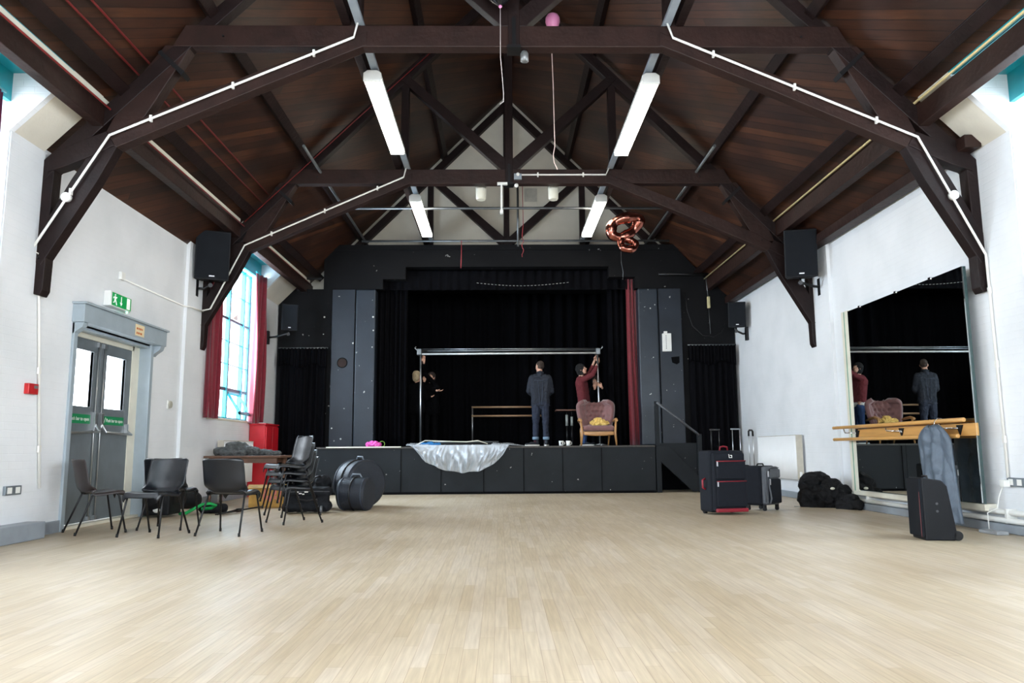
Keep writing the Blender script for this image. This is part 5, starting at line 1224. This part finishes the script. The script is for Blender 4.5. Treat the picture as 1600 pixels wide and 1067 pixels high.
def shoe(name, parent, heel, d, mat, sole, sz=1.0):
    heel = Vector(heel); d = Vector((d[0], d[1], 0)).normalized(); s = Vector((d.y, -d.x, 0)); z = Vector((0, 0, 1))
    b = MB()
    capsule(b, heel+d*.02*sz+z*.052, heel+d*.13*sz+z*.052, .036*sz, .038*sz, 12, (z, .9)); capsule(b, heel+d*.12*sz+z*.045, heel+d*.22*sz+z*.038, .040*sz, .036*sz, 12, (z, .62))
    capsule(b, heel+d*.02*sz+z*.06, heel+d*.03*sz+z*.115, .038*sz, .040*sz, 12)
    o = blob(name, b, mat, parent, .006, 2)
    q = MB(); pts = []
    for i in range(24):
        a = 2*PI*i/24; x = .115+.145*math.cos(a); y = (.045 if math.cos(a) > 0 else .038)*math.sin(a)
        pts.append(heel+d*x*sz+s*y*sz)
    n = len(pts); q.add([p+z*.001 for p in pts]+[p+z*.030 for p in pts], [tuple(range(n))[::-1], tuple(range(n, 2*n))]+[(i, (i+1) % n, n+(i+1) % n, n+i) for i in range(n)])
    mk('sole', q, sole, o, bevel=.005); return o

mDEN = M('dark_indigo_denim_jacket', (22, 28, 40), .8, var=.15, scale=30, bump=.25, bscale=200)
mJEA = M('indigo_jeans', (27, 35, 53), .8, var=.25, scale=10, bump=.25, bscale=200)
mCUF = M('pale_denim_turn_up', (122, 146, 166), .8, var=.1)
mSOCK = M('maroon_sock', (72, 34, 44), .9); mSHOE = M('dark_canvas_shoe', (24, 30, 38), .7); mSOLE = M('white_rubber_sole', (224, 220, 210), .5, var=.03)
# --- man in denim, back to the camera, arms folded
def man_denim():
    X, Y, Z = .70, 16.6, .94
    t = thing('person', 'person in dark denim jacket and rolled-up jeans standing on stage, back turned, arms folded', 'person', (X, Y, Z))
    V = lambda x, y, z: Vector((X+x, Y+y, Z+z))
    f = Vector((-.55, .83, -.05)); b = MB(); P, Mx = head(b, V(-.005, .035, 1.70), f, 1.04)
    limb(b, [V(0, -.0, 1.50), V(-.005, .02, 1.62)], [.062, .056])
    torso(b, [(V(0, 0, 1.43), (.12, 0, 0), .075), (V(0, 0, 1.1), (.08, 0, 0), .085), (V(0, 0, .93), (.09, 0, 0), .09)])
    for s in (-1, 1):
        limb(b, [V(s*.17, 0, 1.44), V(s*.225, .04, 1.16), V(s*.04, .17, 1.15)], [.045, .036, .026])
        hp = V(s*.09, 0, .92); kn = V(s*.105, .01, .50); an = V(s*.11, -.01, .10)
        limb(b, [hp, kn, an, an+Vector((0, .0, -.03))], [.075, .05, .036, .03])
        capsule(b, an+Vector((0, 0, -.05)), an+Vector((-.10 if s < 0 else .03, -.03 if s < 0 else .12, -.07)), .03, .022)
        hand(b, V(-s*.035, .19, 1.155+.02*s), Vector((-s, .10, .06)), Vector((0, -1, 0)), 1, .35)
    blob('body', b, mSK, t, .009, 2)
    face_parts(P, Mx, bpy.data.objects[t.name], 1.04)
    h = MB(); h.ell(P(0, -.024, .046), (.078, .090, .082), 20, 14, Mx); h.ell(P(0, -.034, .008), (.0768, .080, .066), 20, 14, Mx)
    blob('hair', h, M('short_brown_hair', (56, 44, 37), .9, var=.3, scale=60, bump=.6, bscale=180), t, .007, 1, .002, 60)
    j = MB()
    torso(j, [(V(0, 0, 1.475), (.10, 0, .0), .070), (V(0, 0, 1.40), (.135, 0, 0), .098), (V(0, .0, 1.22), (.115, 0, 0), .100), (V(0, 0, 1.02), (.095, 0, 0), .097), (V(0, 0, .93), (.105, 0, 0), .098)])
    for s in (-1, 1):
        limb(j, [V(s*.175, 0, 1.455), V(s*.205, .0, 1.36), V(s*.245, .035, 1.17), V(s*.18, .12, 1.12), V(s*.03, .175, 1.15)], [.072, .066, .056, .052, .042])
    limb(j, [V(0, .0, 1.50), V(0, .01, 1.565)], [.078, .066])
    jk = blob('denim_jacket', j, mDEN, t, .010, 2, .006, 12)
    mk('jacket_collar', MB().tube([V(.075*math.cos(a), .01+.068*math.sin(a), 1.572) for a in [2*PI*i/20 for i in range(20)]], .013, 6, closed=True), mDEN, jk)
    mk('waistband', MB().tube([V(.20*math.cos(a), .103*math.sin(a), .865) for a in [2*PI*i/28 for i in range(28)]], .014, 6, closed=True), mDEN, jk)
    st_ = MB()
    for pts in ([(-.13, 1.40), (0, 1.39), (.13, 1.40)], [(-.055, 1.39), (-.035, 1.1), (-.02, .88)], [(.055, 1.39), (.035, 1.1), (.02, .88)]):
        st_.tube([V(x, -.1005-.0035, z) for x, z in pts], .0035, 5)
    mk('stitched_seam', st_, M('worn_denim_seam', (66, 76, 92), .8), jk)
    j = MB()
    torso(j, [(V(0, 0, .97), (.085, 0, 0), .092), (V(0, 0, .86), (.095, -.01, 0), .098)])
    for s in (-1, 1): limb(j, [V(s*.088, -.005, .84), V(s*.10, .0, .66), V(s*.105, .01, .48), V(s*.11, -.005, .30), V(s*.112, -.01, .17)], [.098, .085, .067, .060, .058])
    blob('jeans', j, mJEA, t, .010, 2, .007, 11)
    for s in (-1, 1):
        mk('turn_up', MB().lathe([(.055, .135), (.068, .14), (.070, .19), (.064, .195), (.055, .19)], V(s*.112, -.01, 0), 20), mCUF, t)
        mk('sock', MB().lathe([(.040, .07), (.040, .10), (.042, .15)], V(s*.112, -.008, 0), 16), mSOCK, t)
    shoe('shoe', t, V(-.06, .0, .001), (-1, -.18), mSHOE, mSOLE, 1.12)
    shoe('shoe', t, V(.112, -.05, .001), (.15, 1), mSHOE, mSOLE, 1.02)
man_denim()
# --- person in a maroon sweater reaching up to the frame corner
def man_red():
    X, Y, Z = 1.66, 16.92, .94
    t = thing('person', 'dark-haired person in maroon sweater and blue jeans reaching up to the frame corner', 'person', (X, Y, Z))
    V = lambda x, y, z: Vector((X+x, Y+y, Z+z))
    b = MB(); f = Vector((.85, -.42, .38)); P, Mx = head(b, V(-.02, .0, 1.665), f)
    limb(b, [V(-.05, 0, 1.45), V(-.03, 0, 1.58)], [.06, .055])
    torso(b, [(V(-.03, 0, 1.38), (.06, .09, 0), .07), (V(.0, 0, 1.1), (.05, .07, 0), .08), (V(.02, 0, .92), (.05, .08, 0), .085)])
    wA = V(.335, -.10, 1.83); wB = V(.27, .02, 1.88)
    limb(b, [V(-.02, -.12, 1.42), V(.17, -.16, 1.52), wA], [.046, .036, .026]); limb(b, [V(.0, .12, 1.42), V(.16, .14, 1.60), wB], [.046, .036, .026])
    for s in (-1, 1):
        limb(b, [V(.0, s*.09, .9), V(.02, s*.11, .50), V(-.02, s*.12, .10)], [.075, .05, .035]); capsule(b, V(-.02, s*.12, .05), V(.10, s*.13, .03), .03, .022)
    hand(b, wA, Vector((-.10, .25, 1)), Vector((-.3, 1, 0)), 1, .8); hand(b, wB, Vector((.35, -.3, 1)), Vector((.6, -.8, 0)), -1, .7)
    blob('body', b, mSK, t, .009, 2); face_parts(P, Mx, t)
    h = MB(); hair_cap(h, P, Mx, 1.03, .05, puff=.012); h.ell(P(0, -.02, .085), (.082, .085, .06), 16, 12, Mx)
    blob('hair', h, M('black_curly_hair', (20, 18, 19), .8, var=.3, scale=60, bump=.8, bscale=100), t, .008, 1, .012, 28)
    j = MB(); mSW_ = M('maroon_knit', (104, 38, 44), .9, var=.12, scale=30, bump=.2, bscale=160)
    torso(j, [(V(-.04, 0, 1.44), (.04, .07, 0), .078), (V(-.035, 0, 1.36), (.05, .10, 0), .098), (V(-.01, 0, 1.18), (.045, .085, 0), .10), (V(.01, 0, 1.0), (.045, .08, 0), .097), (V(.015, 0, .93), (.045, .08, 0), .098)])
    limb(j, [V(-.03, -.11, 1.43), V(.06, -.14, 1.47), V(.19, -.165, 1.54), V(.285, -.13, 1.71)], [.072, .062, .052, .040])
    limb(j, [V(-.0, .11, 1.43), V(.08, .13, 1.50), V(.17, .14, 1.62), V(.225, .08, 1.76)], [.070, .060, .050, .038])
    blob('maroon_sweater', j, mSW_, t, .010, 2, .006, 12)
    j = MB(); torso(j, [(V(.015, 0, .90), (.045, .078, 0), .098), (V(.015, 0, .865), (.045, .08, 0), .100)]); blob('white_shirt_hem', j, mWHT, t, .010, 1, .004, 20)
    j = MB(); torso(j, [(V(.015, 0, .90), (.04, .075, 0), .09), (V(.01, 0, .80), (.04, .085, 0), .093)])
    for s in (-1, 1): limb(j, [V(.01, s*.09, .80), V(.02, s*.11, .48), V(-.02, s*.12, .08)], [.09, .065, .052])
    blob('jeans', j, M('mid_blue_jeans', (52, 80, 126), .8, var=.2, scale=12), t, .010, 2, .006, 11)
    shoe('shoe', t, V(-.06, -.12, .001), (1, -.2), mSHOE, mSOLE); shoe('shoe', t, V(-.06, .12, .001), (1, .1), mSHOE, mSOLE)
man_red()
bpy.data.objects['person.001'].location = (1.735, 17.6, .94); bpy.data.objects['person.001'].scale = (1.04,)*3
# --- the others, in black
mBC = M('black_clothing', (9, 9, 11), .9, spec=.05, var=.2, scale=16, bump=.2, bscale=60)
def dark_person(label, X, Y, hz, f, hairmat, arms, lean=0, drop=.04, hh=1.0):
    """hz = head centre height above the stage; arms = two (elbow, wrist, hand dir, palm normal)"""
    Z = .94; t = thing('person', label, 'person', (X, Y, Z)); V = lambda x, y, z: Vector((X+x, Y+y, Z+z)); k = hz/1.53
    f = Vector(f); fx = Vector((f.x, f.y, 0)).normalized(); lat = Vector((fx.y, -fx.x, 0)); L = lean*fx
    b = MB(); P, Mx = head(b, V(0, 0, hz)+L*1.2, f, .97)
    limb(b, [V(0, 0, hz-.22)+L, V(0, 0, hz-.09)+L*1.1], [.052, .048])
    sh = V(0, 0, 1.30*k)+L; hp = V(0, 0, .86*k)
    torso(b, [(sh, lat*.10, .065), (V(0, 0, 1.05*k)+L*.5, lat*.07, .072), (hp, lat*.08, .078)])
    for s in (-1, 1):
        limb(b, [hp+lat*s*.085, V(0, 0, .46*k)+lat*s*.09+fx*.02, V(0, 0, .09)+lat*s*.09], [.068, .046, .032]); capsule(b, V(0, 0, .05)+lat*s*.09, V(0, 0, .03)+lat*s*.09+fx*.12, .03, .022)
    for s, (el, wr, d, n) in zip((-1, 1), arms):
        limb(b, [sh+lat*s*.14+Vector((0, 0, .02)), Vector(el), Vector(wr)], [.040, .032, .023]); hand(b, wr, d, n, s, .35)
    blob('body', b, mSK, t, .009, 2); face_parts(P, Mx, t)
    h = MB(); hair_cap(h, P, Mx, 1.0, drop, puff=.006); blob('hair', h, hairmat, t, .008, 1, .006, 30)
    j = MB(); torso(j, [(sh+Vector((0, 0, .05)), lat*.085, .065), (sh-Vector((0, 0, .03)), lat*.12, .085), (V(0, 0, 1.05*k)+L*.5, lat*.09, .088), (hp, lat*.10, .095), (hp-Vector((0, 0, .10)), lat*.10, .095)])
    for s, (el, wr, d, n) in zip((-1, 1), arms):
        e, w = Vector(el), Vector(wr); limb(j, [sh+lat*s*.145+Vector((0, 0, .02)), e, e.lerp(w, .82)], [.062, .046, .034])
    blob('black_top', j, mBC, t, .010, 2, .006, 12)
    j = MB()
    torso(j, [(hp+Vector((0, 0, .02)), lat*.08, .085), (hp-Vector((0, 0, .06)), lat*.085, .088)])
    for s in (-1, 1): limb(j, [hp+lat*s*.085, V(0, 0, .46*k)+lat*s*.09+fx*.02, V(0, 0, .09)+lat*s*.09], [.085, .060, .050])
    blob('black_trousers', j, mBC, t, .010, 2, .006, 12)
    for s in (-1, 1): shoe('shoe', t, V(0, 0, .001)+lat*s*.09-fx*.04, fx, mSHOE, mMETB, .95)
mBLO = M('ash_blonde_hair', (172, 154, 122), .7, var=.25, scale=40, bump=.6, bscale=140)
mBRN = M('dark_brown_hair', (44, 34, 30), .8, var=.25, scale=40, bump=.6, bscale=140)
dark_person('blonde person in black seen from behind at the left end of the frame', -2.00, 17.05, 1.545, (.45, .9, 0), mBLO,
            [((-1.98, 17.28, 2.22), (-1.86, 17.25, 2.40), (.2, .1, 1), (.6, -.8, 0)), ((-1.80, 17.1, 1.98), (-1.72, 17.28, 2.05), (.6, .6, .3), (0, 0, 1))], drop=.04)
dark_person('person in black holding the left end of the frame with one palm held out', -1.72, 17.45, 1.56, (-.25, -.95, 0), mBRN,
            [((-1.90, 17.28, 2.62), (-1.845, 17.0, 2.80), (-.05, -.15, 1), (.4, -.9, 0)), ((-1.50, 17.25, 2.12), (-1.56, 17.0, 2.17), (1, -.25, -.12), (0, 0, 1))][::1], drop=.03)
dark_person('person in black crouching behind the maroon sweater, one hand on the right frame pole', 2.02, 17.36, 1.44, (-.5, -.8, -.2), mBRN,
            [((2.20, 17.2, 2.0), (2.06, 16.86, 2.22), (-.6, -.1, .4), (0, -1, 0)), ((1.86, 17.2, 2.0), (1.92, 16.98, 2.2), (.2, -.2, 1), (.3, -1, 0))][::-1], lean=.05)

for nm, x, y, k in (('person.002', -2.065, 17.65, 1.035), ('person.003', -1.77, 18.0, 1.032), ('person.004', 2.10, 17.97, 1.035)):
    o = bpy.data.objects[nm]; o.location = (x, y, .94); o.scale = (k, k, k)
